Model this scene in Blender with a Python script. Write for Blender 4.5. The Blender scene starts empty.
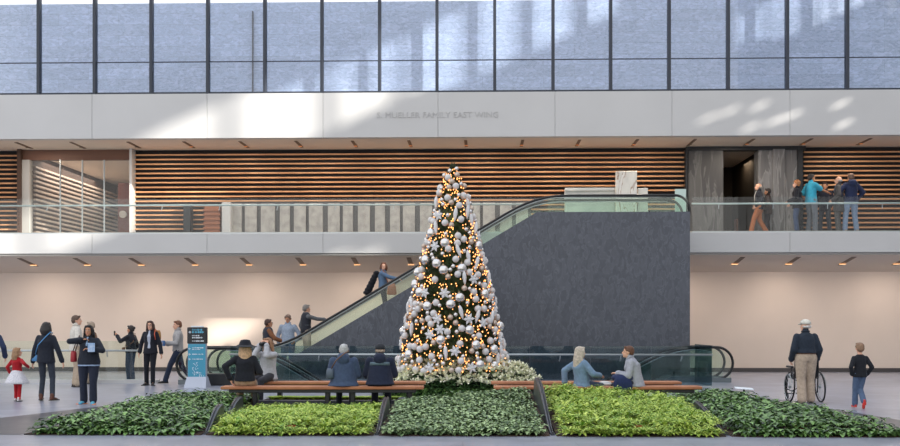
import bpy, math, random
from mathutils import Vector as V, Matrix
random.seed(7)
sc = bpy.context.scene
COL = sc.collection
F, HC, HY = 1100.0, 1.6, 322.0          # focal length (px), eye height, horizon row
PI = math.pi
cos, sin = math.cos, math.sin
# ------------------------------------------------------------------ materials
def lin(c):
    return tuple(((v/255)/12.92 if v/255 <= .04045 else ((v/255+.055)/1.055)**2.4) for v in c) + (1,)
_m = {}
def mat(name, rgb, rough=.6, metal=0., spec=.5, var=0., vscale=6., emit=0., rgb2=None, coat=0., bump=0., bscale=40., sheen=0.):
    if name in _m: return _m[name]
    m = bpy.data.materials.new(name); m.use_nodes = True
    nt = m.node_tree; b = nt.nodes['Principled BSDF']
    b.inputs['Base Color'].default_value = lin(rgb)
    b.inputs['Roughness'].default_value = rough; b.inputs['Metallic'].default_value = metal
    b.inputs['Specular IOR Level'].default_value = spec
    b.inputs['Coat Weight'].default_value = coat
    b.inputs['Sheen Weight'].default_value = sheen
    if emit:
        b.inputs['Emission Color'].default_value = lin(rgb); b.inputs['Emission Strength'].default_value = emit
    tc = nt.nodes.new('ShaderNodeTexCoord')
    if var or rgb2:
        n = nt.nodes.new('ShaderNodeTexNoise'); n.inputs['Scale'].default_value = vscale; n.inputs['Detail'].default_value = 4
        nt.links.new(tc.outputs['Object'], n.inputs['Vector'])
        r = nt.nodes.new('ShaderNodeValToRGB')
        a = rgb2 or tuple(max(0, min(255, v*(1-var))) for v in rgb)
        c = rgb if rgb2 else tuple(max(0, min(255, v*(1+var))) for v in rgb)
        r.color_ramp.elements[0].position = .35; r.color_ramp.elements[1].position = .65
        r.color_ramp.elements[0].color = lin(a); r.color_ramp.elements[1].color = lin(c)
        nt.links.new(n.outputs['Fac'], r.inputs[0]); nt.links.new(r.outputs[0], b.inputs['Base Color'])
    if bump:
        n2 = nt.nodes.new('ShaderNodeTexNoise'); n2.inputs['Scale'].default_value = bscale
        nt.links.new(tc.outputs['Object'], n2.inputs['Vector'])
        bp = nt.nodes.new('ShaderNodeBump'); bp.inputs['Strength'].default_value = bump; bp.inputs['Distance'].default_value = .02
        nt.links.new(n2.outputs['Fac'], bp.inputs['Height']); nt.links.new(bp.outputs[0], b.inputs['Normal'])
    _m[name] = m
    return m
def cloth(rgb, var=.05):
    return mat('cloth_%d_%d_%d' % tuple(rgb), rgb, rough=.85, spec=.2, var=var, vscale=22, bump=.8, bscale=9, sheen=.1)
def leafmat(name, a, b, vs=9, rough=.45):
    if name in _m: return _m[name]
    m = mat(name, a, rough=rough, spec=.4, rgb2=b, vscale=vs)
    nt = m.node_tree; ge = nt.nodes.new('ShaderNodeNewGeometry'); ma = nt.nodes.new('ShaderNodeMath'); mb_ = nt.nodes.new('ShaderNodeMath')
    ramp = next(n for n in nt.nodes if n.type == 'VALTORGB'); no = next(n for n in nt.nodes if n.type == 'TEX_NOISE')
    ma.operation = 'MULTIPLY_ADD'; ma.inputs[1].default_value = .62; ma.inputs[2].default_value = -.31
    mb_.operation = 'ADD'
    nt.links.new(ge.outputs['Random Per Island'], ma.inputs[0]); nt.links.new(no.outputs['Fac'], mb_.inputs[0]); nt.links.new(ma.outputs[0], mb_.inputs[1])
    nt.links.new(mb_.outputs[0], ramp.inputs[0]); ramp.color_ramp.elements[0].position = .2; ramp.color_ramp.elements[1].position = .85
    return m
def glassmat(name, tint, gloss=.08, ior=1.45, rough=0.0):
    if name in _m: return _m[name]
    m = bpy.data.materials.new(name); m.use_nodes = True; nt = m.node_tree
    nt.nodes.remove(nt.nodes['Principled BSDF']); out = nt.nodes['Material Output']
    t = nt.nodes.new('ShaderNodeBsdfTransparent'); t.inputs[0].default_value = lin(tint)
    g = nt.nodes.new('ShaderNodeBsdfGlossy'); g.inputs['Roughness'].default_value = rough
    lw = nt.nodes.new('ShaderNodeFresnel'); ge = nt.nodes.new('ShaderNodeNewGeometry'); mr = nt.nodes.new('ShaderNodeMapRange')
    mr.inputs['To Min'].default_value = ior; mr.inputs['To Max'].default_value = 1/ior
    nt.links.new(ge.outputs['Backfacing'], mr.inputs[0]); nt.links.new(mr.outputs[0], lw.inputs['IOR'])
    ad = nt.nodes.new('ShaderNodeMath'); ad.operation = 'ADD'; ad.use_clamp = True; ad.inputs[1].default_value = gloss
    mx = nt.nodes.new('ShaderNodeMixShader')
    nt.links.new(lw.outputs[0], ad.inputs[0]); nt.links.new(ad.outputs[0], mx.inputs[0])
    nt.links.new(t.outputs[0], mx.inputs[1]); nt.links.new(g.outputs[0], mx.inputs[2]); nt.links.new(mx.outputs[0], out.inputs[0])
    _m[name] = m
    return m
def stone(name, base, vein, scale=1.2, rough=.4, brick=None, thresh=(.47, .5, .53), amt=1., second=None, stretch=(1, 1, 1), rot=(0, .6, 0), specl=.5):
    """veined stone; brick=(width,height) adds courses with thin joints and a tone per slab"""
    if name in _m: return _m[name]
    m = bpy.data.materials.new(name); m.use_nodes = True; nt = m.node_tree; b = nt.nodes['Principled BSDF']
    L = nt.links.new
    tc = nt.nodes.new('ShaderNodeTexCoord'); mp = nt.nodes.new('ShaderNodeMapping')
    mp.inputs['Scale'].default_value = stretch; mp.inputs['Rotation'].default_value = rot
    L(tc.outputs['Object'], mp.inputs[0])
    n = nt.nodes.new('ShaderNodeTexNoise'); n.inputs['Scale'].default_value = scale; n.inputs['Detail'].default_value = 8; n.inputs['Distortion'].default_value = 1.2
    L(mp.outputs[0], n.inputs['Vector'])
    r = nt.nodes.new('ShaderNodeValToRGB'); e = r.color_ramp.elements
    e[0].position = thresh[0]; e[0].color = lin(base); e[1].position = thresh[2]; e[1].color = lin(second or base)
    x = e.new(thresh[1]); x.color = lin(tuple(base[i]*(1-amt)+vein[i]*amt for i in range(3)))
    L(n.outputs['Fac'], r.inputs[0]); colr = r.outputs[0]
    n3 = nt.nodes.new('ShaderNodeTexNoise'); n3.inputs['Scale'].default_value = scale*2.5; n3.inputs['Detail'].default_value = 6
    L(mp.outputs[0], n3.inputs['Vector'])
    mr = nt.nodes.new('ShaderNodeMapRange'); mr.inputs['From Min'].default_value = .3; mr.inputs['From Max'].default_value = .7
    mr.inputs['To Min'].default_value = .86; mr.inputs['To Max'].default_value = 1.1
    L(n3.outputs['Fac'], mr.inputs[0])
    mm = nt.nodes.new('ShaderNodeVectorMath'); mm.operation = 'SCALE'
    L(colr, mm.inputs[0]); L(mr.outputs[0], mm.inputs['Scale']); colr = mm.outputs[0]
    if brick:
        bt = nt.nodes.new('ShaderNodeTexBrick'); sp = nt.nodes.new('ShaderNodeSeparateXYZ'); cb = nt.nodes.new('ShaderNodeCombineXYZ')
        L(tc.outputs['Object'], sp.inputs[0]); L(sp.outputs['X'], cb.inputs['X']); L(sp.outputs[brick[2]], cb.inputs['Y']); L(cb.outputs[0], bt.inputs['Vector'])
        bt.inputs['Scale'].default_value = 1; bt.inputs['Brick Width'].default_value = brick[0]; bt.inputs['Row Height'].default_value = brick[1]
        bt.inputs['Mortar Size'].default_value = brick[3]; bt.inputs['Mortar Smooth'].default_value = .3
        bt.inputs['Color1'].default_value = (.9, .9, .9, 1); bt.inputs['Color2'].default_value = (1.06, 1.06, 1.06, 1); bt.inputs['Mortar'].default_value = (.72, .72, .72, 1)
        mu = nt.nodes.new('ShaderNodeVectorMath'); mu.operation = 'MULTIPLY'
        L(colr, mu.inputs[0]); L(bt.outputs['Color'], mu.inputs[1]); colr = mu.outputs[0]
    L(colr, b.inputs['Base Color'])
    b.inputs['Roughness'].default_value = rough; b.inputs['Specular IOR Level'].default_value = specl
    _m[name] = m
    return m
# ------------------------------------------------------------------ mesh helpers
def basis(d):
    d = V(d).normalized(); a = V((0, 0, 1)) if abs(d.z) < .9 else V((1, 0, 0))
    u = d.cross(a).normalized(); return u, d.cross(u).normalized()
class MB:
    def __init__(s): s.v = []; s.f = []
    def add(s, vs, fs):
        o = len(s.v); s.v += [tuple(p) for p in vs]; s.f += [tuple(i+o for i in f) for f in fs]; return s
    def box(s, x0, x1, y0, y1, z0, z1):
        return s.add([(x, y, z) for x in (x0, x1) for y in (y0, y1) for z in (z0, z1)],
                     [(0, 1, 3, 2), (4, 6, 7, 5), (0, 4, 5, 1), (2, 3, 7, 6), (0, 2, 6, 4), (1, 5, 7, 3)])
    def rbox(s, x0, x1, y0, y1, z0, z1, b=.01):
        """box with chamfered edges"""
        xs, ys, zs = (x0, x1), (y0, y1), (z0, z1)
        rings = []
        for z, i in ((z0, b), (z0+b, 0), (z1-b, 0), (z1, b)):
            rings.append([(x0+i+b, y0+i, z), (x1-i-b, y0+i, z), (x1-i, y0+i+b, z), (x1-i, y1-i-b, z), (x1-i-b, y1-i, z), (x0+i+b, y1-i, z), (x0+i, y1-i-b, z), (x0+i, y0+i+b, z)])
        return s.rings(rings)
    def rings(s, rings, closed=True, caps=True):
        n = len(rings[0]); vs = [p for r in rings for p in r]; fs = []
        for k in range(len(rings)-1):
            for i in range(n if closed else n-1):
                j = (i+1) % n; fs.append((k*n+i, k*n+j, (k+1)*n+j, (k+1)*n+i))
        if caps: fs += [tuple(reversed(range(n))), tuple(range((len(rings)-1)*n, len(rings)*n))]
        return s.add(vs, fs)
    def loft(s, R, n=14, p=2.):
        """R: list of (centre, u, v) ellipse rings"""
        rs = []
        for c, u, v in R:
            c = V(c); u = V(u); v = V(v); rr = []
            for i in range(n):
                a = 2*PI*i/n; ca, sa = cos(a), sin(a)
                if p != 2.:
                    ca = math.copysign(abs(ca)**(2/p), ca); sa = math.copysign(abs(sa)**(2/p), sa)
                rr.append(c+u*ca+v*sa)
            rs.append(rr)
        return s.rings(rs)
    def cap(s, a, b, ra, rb, n=10):
        """tapered capsule"""
        a = V(a); b = V(b); d = b-a
        if d.length < 1e-6: d = V((0, 0, 1e-4))
        dn = d.normalized(); u, v = basis(dn); R = []
        for t in (1., .85, .5): R.append((a-dn*ra*t*.999, u*ra*math.sqrt(max(.0004, 1-t*t)), v*ra*math.sqrt(max(.0004, 1-t*t))))
        R.append((a, u*ra, v*ra)); R.append((b, u*rb, v*rb))
        for t in (.5, .85, 1.): R.append((b+dn*rb*t*.999, u*rb*math.sqrt(max(.0004, 1-t*t)), v*rb*math.sqrt(max(.0004, 1-t*t))))
        return s.loft(R, n)
    def tube(s, pts, r, n=8, closed=False):
        pts = [V(p) for p in pts]; rs = []; u = None; m = len(pts)
        for i, p in enumerate(pts):
            d = (pts[min(i+1, m-1)]-pts[max(i-1, 0)]).normalized()
            if u is None: u, v = basis(d)
            u = (u-d*u.dot(d)).normalized(); v = d.cross(u)
            rr = r[i] if isinstance(r, (list, tuple)) else r
            rs.append([p+u*rr*cos(2*PI*k/n)+v*rr*sin(2*PI*k/n) for k in range(n)])
        return s.rings(rs)
    def ell(s, c, r, M=None, n=14, m=8):
        c = V(c); M = M or Matrix.Identity(3); R = []
        for k in range(m+1):
            t = PI*k/m; q = max(sin(t), .03)
            R.append((c+M@V((0, 0, r[2]*cos(t))), M@V((r[0]*q, 0, 0)), M@V((0, r[1]*q, 0))))
        R.reverse()
        return s.loft(R, n)
    def prism(s, poly, y0, y1):
        """poly of (x,z), extruded along y"""
        return s.rings([[(x, y0, z) for x, z in poly], [(x, y1, z) for x, z in poly]])
    def prismx(s, poly, x0, x1):
        return s.rings([[(x0, y, z) for y, z in poly], [(x1, y, z) for y, z in poly]])
    def prismz(s, poly, z0, z1):
        return s.rings([[(x, y, z0) for x, y in poly], [(x, y, z1) for x, y in poly]])
    def disc(s, c, r, ax='z', h=.01, n=20, r2=None):
        c = V(c); u, v, w = {'z': ((1, 0, 0), (0, 1, 0), (0, 0, 1)), 'y': ((1, 0, 0), (0, 0, 1), (0, 1, 0)), 'x': ((0, 1, 0), (0, 0, 1), (1, 0, 0))}[ax]
        u, v, w = V(u), V(v), V(w); r2 = r if r2 is None else r2
        return s.loft([(c, u*r, v*r), (c+w*h, u*r2, v*r2)], n)
    def quad(s, a, b, c, d): return s.add([a, b, c, d], [(0, 1, 2, 3)])
    def xf(s, fn): s.v = [tuple(fn(V(p))) for p in s.v]; return s
    def build(s, name, m, parent=None, local=False, smooth=False, org=None):
        me = bpy.data.meshes.new(name)
        if parent is not None and not local:
            o0 = world_loc(parent); vs = [(x-o0.x, y-o0.y, z-o0.z) for x, y, z in s.v]; loc = None
        elif parent is None and not local:
            if org is None:
                xs = [p[0] for p in s.v]; ys = [p[1] for p in s.v]; zs = [p[2] for p in s.v]
                org = ((min(xs)+max(xs))/2, (min(ys)+max(ys))/2, min(zs))
            loc = V(org); vs = [(x-loc.x, y-loc.y, z-loc.z) for x, y, z in s.v]
        else: vs = s.v; loc = None
        me.from_pydata(vs, [], s.f); me.update()
        if smooth: me.polygons.foreach_set('use_smooth', [True]*len(me.polygons))
        me.materials.append(m)
        o = bpy.data.objects.new(name, me); COL.objects.link(o)
        if parent is not None: o.parent = parent
        if loc is not None: o.location = loc
        fixn(me)
        return o
import bmesh
def fixn(me):
    b = bmesh.new(); b.from_mesh(me); bmesh.ops.recalc_face_normals(b, faces=b.faces); b.to_mesh(me); b.free()
def world_loc(o):
    l = V((0, 0, 0))
    while o is not None: l = l+o.location; o = o.parent
    return l
def remesh(mb, name, m, parent, vox=.015, smooth=3, extra=None):
    """melt overlapping closed pieces into one continuous surface"""
    me = bpy.data.meshes.new('t'); me.from_pydata(mb.v, [], mb.f)
    b = bmesh.new(); b.from_mesh(me); bmesh.ops.recalc_face_normals(b, faces=b.faces); b.to_mesh(me); b.free()
    t = bpy.data.objects.new('t', me); COL.objects.link(t)
    md = t.modifiers.new('r', 'REMESH'); md.mode = 'VOXEL'; md.voxel_size = vox
    if smooth:
        ms = t.modifiers.new('s', 'SMOOTH'); ms.factor = .5; ms.iterations = smooth
    dg = bpy.context.evaluated_depsgraph_get(); dg.update()
    nm = bpy.data.meshes.new_from_object(t.evaluated_get(dg)); bpy.data.objects.remove(t)
    if extra is not None and extra.v:
        bb = bmesh.new(); bb.from_mesh(nm); e = bpy.data.meshes.new('e'); e.from_pydata(extra.v, [], extra.f); fixn(e); bb.from_mesh(e); bb.to_mesh(nm); bb.free()
    nm.polygons.foreach_set('use_smooth', [True]*len(nm.polygons)); nm.materials.clear(); nm.materials.append(m); nm.name = name
    o = bpy.data.objects.new(name, nm); COL.objects.link(o); o.parent = parent
    return o
def tag(o, label=None, cat=None, group=None, kind=None):
    if label: o['label'] = label
    if cat: o['category'] = cat
    if group: o['group'] = group
    if kind: o['kind'] = kind
    return o
def empty(name, loc, label=None, cat=None, group=None, rz=0):
    o = bpy.data.objects.new(name, None); COL.objects.link(o); o.location = loc; o.rotation_euler = (0, 0, rz); o.empty_display_size = .1
    return tag(o, label, cat, group)
def kids(o): return [c for c in bpy.data.objects if c.parent is o]
def copy_tree(o, chs, loc, rz=None, label=None, scale=None):
    c = o.copy(); COL.objects.link(c); c.location = loc
    if rz is not None: c.rotation_euler = rz if isinstance(rz, tuple) else (0, 0, rz)
    if scale: c.scale = (scale,)*3
    if label: c['label'] = label
    for ch in chs:
        d = ch.copy(); COL.objects.link(d); d.parent = c
    return c
# ------------------------------------------------------------------ positions
def G(px, py, z=0.):                     # photo pixel -> point at height z
    d = F*(HC-z)/(py-HY); return V(((px-450)*d/F, d, z))
def D(px, d, z=0.): return V(((px-450)*d/F, d, z))
PH = math.radians(1.64); PY = 32.35     # the building runs slightly across the view
def S(p):
    x, y, z = p; dd = y-PY
    return V((x*cos(PH)+dd*sin(PH), PY+dd*cos(PH)-x*sin(PH), z))
def SX(px, Y):
    k = (px-450)/F; dd = Y-PY
    return (k*(PY+dd*cos(PH))-dd*sin(PH))/(cos(PH)+k*sin(PH))
def SZ(px, py, Y):
    X = SX(px, Y); return HC+(HY-py)*S((X, Y, 0)).y/F
def sb(mb): return mb.xf(S)
def struct(mb, name, m, kind='structure', label=None, cat=None, parent=None, smooth=False):
    o = sb(mb).build(name, m, parent, smooth=smooth)
    if parent is None: tag(o, label, cat, kind=kind)
    return o
# ------------------------------------------------------------------ palette
white_panel = mat('white_panel', (196, 195, 194), rough=.42, spec=.4, var=.012, vscale=.6)
beige_wall = mat('beige_wall', (226, 210, 197), rough=.8, spec=.2, var=.012, vscale=.7)
soffit_m = mat('soffit_paint', (222, 208, 194), rough=.7, spec=.2)
black_metal = mat('black_metal', (26, 28, 32), rough=.4, spec=.5)
dark_frame = mat('dark_frame', (44, 50, 62), rough=.45)
steel = mat('brushed_steel', (178, 184, 186), rough=.3, metal=.7)
pale_rail = mat('pale_rail', (190, 205, 203), rough=.35, metal=.2)
rubber = mat('black_rubber', (18, 19, 21), rough=.35)
wood = mat('bench_wood', (184, 122, 84), rough=.5, rgb2=(162, 102, 68), vscale=3)
slat_m = mat('slat_wood', (224, 168, 122), rough=.5, rgb2=(206, 148, 104), vscale=2)
marble_far = stone('grey_blue_marble', (172, 186, 206), (128, 140, 164), 3.4, .35, brick=(1.9, .34, 'Z', .006), thresh=(.46, .5, .56), amt=.4, second=(182, 194, 214), stretch=(1, 1, 2.2))
slate = stone('dark_slate_marble', (74, 78, 88), (118, 123, 134), 5.0, .36, brick=(1.55, 1.3, 'Z', .004), thresh=(.47, .5, .53), amt=.45, second=(80, 84, 94), stretch=(1, 1, .55), rot=(0, .7, 0))
floor_m = stone('grey_stone_floor', (144, 148, 162), (160, 164, 176), .9, .3, brick=(1.5, .9, 'Y', .006), amt=.35, second=(150, 154, 168))
border_m = stone('dark_stone_border', (66, 68, 76), (92, 94, 102), 1.2, .35, amt=.5)
glass_clear = glassmat('clear_glass', (250, 252, 252), .0)
glass_fence = glassmat('fence_glass', (204, 219, 223), .0)
glass_blue = glassmat('blue_glazing', (249, 251, 255), .02)
glass_green = glassmat('green_glass', (245, 251, 247), .0)
# ------------------------------------------------------------------ room shell
X0, X1 = -22, 22.5
hx0, hx1, hy0, hy1 = SX(262, 28.2), SX(668, 28.2), 27.55, 30.55
fl = MB()
for a in ((-60, 60, -12, hy0), (-60, hx0, hy0, hy1), (hx1, 60, hy0, hy1), (-60, 60, hy1, 36)): fl.box(a[0], a[1], a[2], a[3], -.3, 0)
struct(fl, 'floor', floor_m)
m = MB(); m.box(hx0-.3, hx1+.3, hy0-.3, hy1+.3, -4.7, -4.4); struct(m, 'floor_concourse', floor_m)
m = MB(); m.box(hx0-.3, hx1+.3, hy0-.3, hy0-.02, -4.4, -.3); m.box(hx0-.3, hx0-.02, hy0, hy1, -4.4, -.3); m.box(hx1+.02, hx1+.3, hy0, hy1, -4.4, -.3)
struct(m, 'wall_escalator_pit', slate)
m = MB(); m.box(-30, 30, 35.5, 35.8, 0, 3.32); struct(m, 'wall_back', beige_wall)
m = MB(); m.box(-30, 30, 35.46, 35.5, 0, .13); struct(m, 'baseboard_back', mat('dark_base', (70, 66, 66), rough=.5))
# lower soffit, slopes down to the back
m = MB(); m.prismx([(32.52, 3.60), (35.75, 3.17), (35.75, 4.1), (32.52, 4.1)], -30, 30); struct(m, 'ceiling', soffit_m)
m = MB(); m.box(-30, 30, 32.40, 32.52, 3.57, 3.62); struct(m, 'trim_1', mat('grey_trim', (150, 148, 144), rough=.5))
def fascia(name, z0, z1, joints, y0=32.35, y1=32.60):
    mb = MB(); xs = [-30]+[SX(p, y0) for p in joints]+[30]
    for a, b in zip(xs, xs[1:]): mb.rbox(a+.004, b-.004, y0, y1, z0, z1, .006)
    mb.box(-30, 30, y0+.03, y1+.1, z0+.02, z1-.02)
    return struct(mb, name, white_panel)
fascia('trim_2', 3.63, 4.22, [92, 207, 323, 438, 555, 672, 790])
m = MB(); m.box(-30, 30, 32.6, 44, 4.1, 4.28); struct(m, 'floor_mezzanine', mat('mezz_floor', (176, 168, 158), rough=.5))
fascia('wall_upper', 7.04, 8.36, [-25, 92, 207, 323, 438, 555, 672, 790])
m = MB(); m.box(-30, 30, 32.6, 44, 7.04, 7.3); struct(m, 'ceiling_mezzanine', soffit_m)
m = MB(); m.box(-30, 30, 32.7, 34.4, 8.2, 8.34); struct(m, 'floor_terrace', white_panel)
# slatted wall on the mezzanine
Y2 = 34.6
xa, xb, xc, xd, xe = SX(24, Y2), SX(134, Y2), SX(686, Y2), SX(802, Y2), 30
slb = MB(); 
for a, b in ((-30, xa), (xb, xc), (xd, xe)): slb.box(a, b, Y2, Y2+.25, 4.28, 7.04)
struct(slb, 'wall_mezzanine', mat('black_backing', (24, 22, 22), rough=.8))
sl = MB()
for a, b in ((-22, xa-.02), (xb+.05, xc-.03), (xd+.03, 22)):
    k = 0; z = 6.86
    while z > 4.3:
        sl.rbox(a, b, Y2-.1, Y2-.002, z, z+.046, .008); z -= .1465
struct(sl, 'wall_slats', slat_m)
# left glazed bay with a slatted corridor behind
m = MB(); m.box(xa-.06, xa+.02, 34.3, 44, 4.28, 7.04); m.box(xa-.06, xa+.06, 34.2, 34.6, 4.28, 7.04); struct(m, 'wall_corridor_side', mat('dark_brown_wall', (70, 48, 36), rough=.7))
m = MB(); z = 6.6
while z > 4.3: m.box(xa+.02, xa+.1, 35.3, 43.3, z, z+.06); z -= .15
struct(m, 'wall_corridor_slats', mat('pale_slat', (222, 202, 186), rough=.5))
m = MB(); m.box(xa, xb+.5, 43.4, 43.6, 4.28, 7.04); struct(m, 'wall_corridor_end', mat('brown_wall', (120, 92, 78), rough=.7))
m = MB(); m.box(xb-.02, xb+.06, 34.2, 44, 4.28, 7.04); struct(m, 'wall_corridor_right', white_panel)
m = MB(); m.box(xa+.3, xb-.02, 34.42, 34.45, 4.3, 6.72); w1 = struct(m, 'window_1', glassmat('bay_glass', (245, 245, 245), .0))
m = MB(); m.box(xa, xb, 34.38, 34.6, 6.72, 7.03)
struct(m, 'trim_3', mat('brown_header', (108, 74, 58), rough=.6))
m = MB(); m.rbox(xa, xa+.3, 34.3, 34.55, 4.28, 6.72, .01); struct(m, 'wall_bay_pillar', mat('grey_pillar', (168, 164, 160), rough=.6))
fr = MB()
for p in (60, 82, 104): fr.box(SX(p, 34.4)-.012, SX(p, 34.4)+.012, 34.4, 34.47, 4.3, 6.72)
struct(fr, 'window_frame', steel, parent=w1)
m = MB(); m.rbox(SX(118, 38), SX(131, 38), 38, 38.12, 4.28, 6.45, .01)
o = struct(m, 'door_1', mat('red_brown_door', (112, 50, 36), rough=.5))
m = MB(); m.disc(tuple(V((SX(123, 38), 37.96, 5.35))), .13, 'y', .05); struct(m, 'door_roundel', mat('pale_roundel', (215, 210, 205)), parent=o)
# right stone doorway
st2 = stone('brown_grey_stone', (92, 90, 88), (120, 118, 116), 1.5, .5, amt=.6, second=(74, 72, 72), stretch=(2, 1, .4))
st3 = stone('grey_column_stone', (128, 126, 126), (160, 158, 156), 1.6, .45, amt=.7, second=(108, 106, 106), stretch=(2.4, 1, .35))
m = MB(); m.rbox(xc+.02, SX(723, 34.4), 34.35, 34.8, 4.28, 6.95, .01); struct(m, 'wall_doorway_left', st2)
m = MB(); m.rbox(SX(758, 34.4), SX(797, 34.4), 34.35, 34.9, 4.28, 6.95, .01)
m.rbox(SX(772, 34.4), SX(784, 34.4), 34.28, 34.36, 4.28, 6.95, .01); struct(m, 'wall_doorway_right', st3)
m = MB(); m.box(xc-.03, xd+.03, 34.3, 34.6, 6.92, 7.04); m.box(SX(797, 34.4), SX(802, 34.4), 34.3, 34.7, 4.28, 6.95); m.box(SX(685, 34.4), SX(687, 34.4), 34.3, 34.7, 4.28, 6.95)
struct(m, 'trim_4', black_metal)
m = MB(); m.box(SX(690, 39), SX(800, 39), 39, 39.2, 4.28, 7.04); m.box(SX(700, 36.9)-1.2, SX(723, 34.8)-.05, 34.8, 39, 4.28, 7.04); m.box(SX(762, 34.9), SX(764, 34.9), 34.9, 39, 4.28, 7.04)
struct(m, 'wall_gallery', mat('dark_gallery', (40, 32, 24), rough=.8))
m = MB(); m.rbox(SX(735, 38.3), SX(750, 38.3), 38.1, 38.5, 4.28, 5.15, .02)
tag(struct(m, 'gallery_plinth', mat('plinth_brown', (120, 72, 46), rough=.6), kind='thing'), 'low brown plinth inside the dark gallery doorway', 'plinth')
# panels standing in for pale columns reflected in the mezzanine glass
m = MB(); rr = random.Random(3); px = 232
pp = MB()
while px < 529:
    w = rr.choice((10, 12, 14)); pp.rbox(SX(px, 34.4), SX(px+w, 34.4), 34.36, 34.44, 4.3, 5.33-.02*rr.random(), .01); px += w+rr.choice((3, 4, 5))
m.box(SX(231, 34.46), SX(531, 34.46), 34.45, 34.495, 4.3, 5.36)
struct(m, 'reflection_backing', mat('dark_reflection', (84, 82, 82), rough=.6))
struct(pp, 'reflection_columns', mat('pale_reflection', (176, 172, 166), rough=.5, rgb2=(150, 146, 142), vscale=5))
m = MB(); m.rbox(SX(223, 34.3), SX(232, 34.3), 34.1, 34.45, 4.28, 5.34, .02); struct(m, 'reflection_pier', white_panel)  # bright end column of the same reflection, built solid
m = MB(); m.rbox(SX(205, 34.2), SX(220, 34.2), 34.1, 34.4, 4.28, 5.2, .02)
for i in range(6): m.rbox(SX(204, 34.2), SX(221, 34.2), 34.06, 34.12, 4.36+i*.14, 4.42+i*.14, .008)
tag(struct(m, 'slatted_planter', mat('orange_wood', (150, 92, 60), rough=.55), kind='thing'), 'brown slatted wooden box against the mezzanine wall', 'box')
m = MB(); m.rbox(SX(184, 34.3), SX(192, 34.3), 34.2, 34.46, 4.28, 5.3, .01)
tag(struct(m, 'display_post', black_metal, kind='thing'), 'black upright display post before the lit slats', 'post')
# upper glazing with mullions, marble wall behind
m = MB(); m.box(-30, 30, 34.2, 34.5, 8.2, SZ(200, 3, 34.2)); struct(m, 'wall_marble', marble_far)
mulls = [-18, 39, 95, 151.5, 208, 265, 322, 379.6, 437, 494.7, 553, 610.6, 669, 728, 787, 847, 907]
xs = [SX(p, 32.45) for p in mulls]
ztr = SZ(450, 60, 32.45)
for i in range(len(xs)-1):
    g = MB(); g.box(xs[i]+.045, xs[i+1]-.045, 32.47, 32.49, 8.42, 13.2); w = struct(g, 'window_%d' % (i+2), glass_blue)
    t = MB(); t.box(xs[i]+.045, xs[i+1]-.045, 32.45, 32.50, ztr-.012, ztr+.012); t.box(xs[i]+.045, xs[i+1]-.045, 32.40, 32.50, 8.36, 8.42)
    struct(t, 'window_sash', dark_frame, parent=w)
m = MB()
for x in xs: m.rbox(x-.045, x+.045, 32.36, 32.56, 8.36, 13.3, .008)
struct(m, 'trim_5', dark_frame)
m = MB(); m.box(SX(245, 33)-.02, SX(245, 33)+.01, 34.1, 34.19, 8.3, 11.3); struct(m, 'trim_6', dark_frame)
# lettering
def text(s, size, loc, m, name, parent=None, ext=.01, rot=(PI/2, 0, 0), sp=1., align='LEFT'):
    c = bpy.data.curves.new(name, 'FONT'); c.body = s; c.size = size; c.extrude = ext; c.space_character = sp; c.align_x = align; c.resolution_u = 3
    t = bpy.data.objects.new('t', c); COL.objects.link(t)
    dg = bpy.context.evaluated_depsgraph_get(); dg.update()
    me = bpy.data.meshes.new_from_object(t.evaluated_get(dg)); bpy.data.objects.remove(t)
    me.materials.clear(); me.materials.append(m); me.name = name
    o = bpy.data.objects.new(name, me); COL.objects.link(o); o.rotation_euler = rot
    o.location = V(loc)-(world_loc(parent) if parent else V((0, 0, 0)))
    if parent: o.parent = parent
    return o
p0 = S((SX(376.5, 32.35), 32.345, SZ(437, 117.5, 32.35)))
t = text('S. MUELLER FAMILY EAST WING', .235, p0, mat('letter_grey', (182, 181, 180), rough=.5), 'wall_lettering', ext=.012, rot=(PI/2, 0, -PH), sp=1.0)
wid = t.dimensions.x; want = (SX(498, 32.35)-SX(376.5, 32.35)); t.scale.x = want/wid
tag(t, 'pale raised capital letters on the white upper band', 'lettering')
# ceiling lights in the soffits
lampm = mat('warm_lamp', (255, 196, 140), emit=1.1); lampu = mat('dim_lamp', (214, 140, 90), emit=.35)
slotm = mat('slot_recess', (112, 92, 76), rough=.6)
def slot(px, upper, on):
    if upper: Ya, Yb, za, zb = 32.9, 34.1, 7.035, 7.035
    else: Ya, Yb = 33.0, 34.3; za, zb = 3.6-(Ya-32.52)*.1331, 3.6-(Yb-32.52)*.1331
    Ym = (Ya+Yb)/2; x = SX(px, Ym)
    c = S((x, Ym, min(za, zb)))
    r = empty('ceiling_light', c, 'narrow slot downlight in the %s' % ('soffit above the mezzanine' if upper else 'sloping soffit over the ground floor'), 'ceiling light', 'slot downlights of the upper soffit' if upper else 'slot downlights of the lower soffit')
    mb = MB(); w = .045 if upper else .07
    mb.rings([[(x-w, Ya, za-.012), (x+w, Ya, za-.012), (x+w, Ya, za+.02), (x-w, Ya, za+.02)], [(x-w, Yb, zb-.012), (x+w, Yb, zb-.012), (x+w, Yb, zb+.02), (x-w, Yb, zb+.02)]])
    struct(mb, 'housing', slotm, parent=r)
    mb = MB(); yy = Yb-.25 if not upper else Yb-.35; zz = zb+(Yb-yy)*(0 if upper else .1331)-.02
    mb.disc((x, yy, zz-.012), .055 if upper else .1, 'z', .012, 14); struct(mb, 'lamp', (lampu if upper else lampm) if on else slotm, parent=r)
    return (x, yy, zz)
for p in (24, 78, 134, 189, 244, 299, 354.5, 410, 466, 522, 578, 635, 691.6, 749, 806, 864): slot(p, True, False if p in (24, 78, 134, 691.6) else True)
LP = [slot(28+54.6*i, False, True) for i in range(17)]
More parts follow.
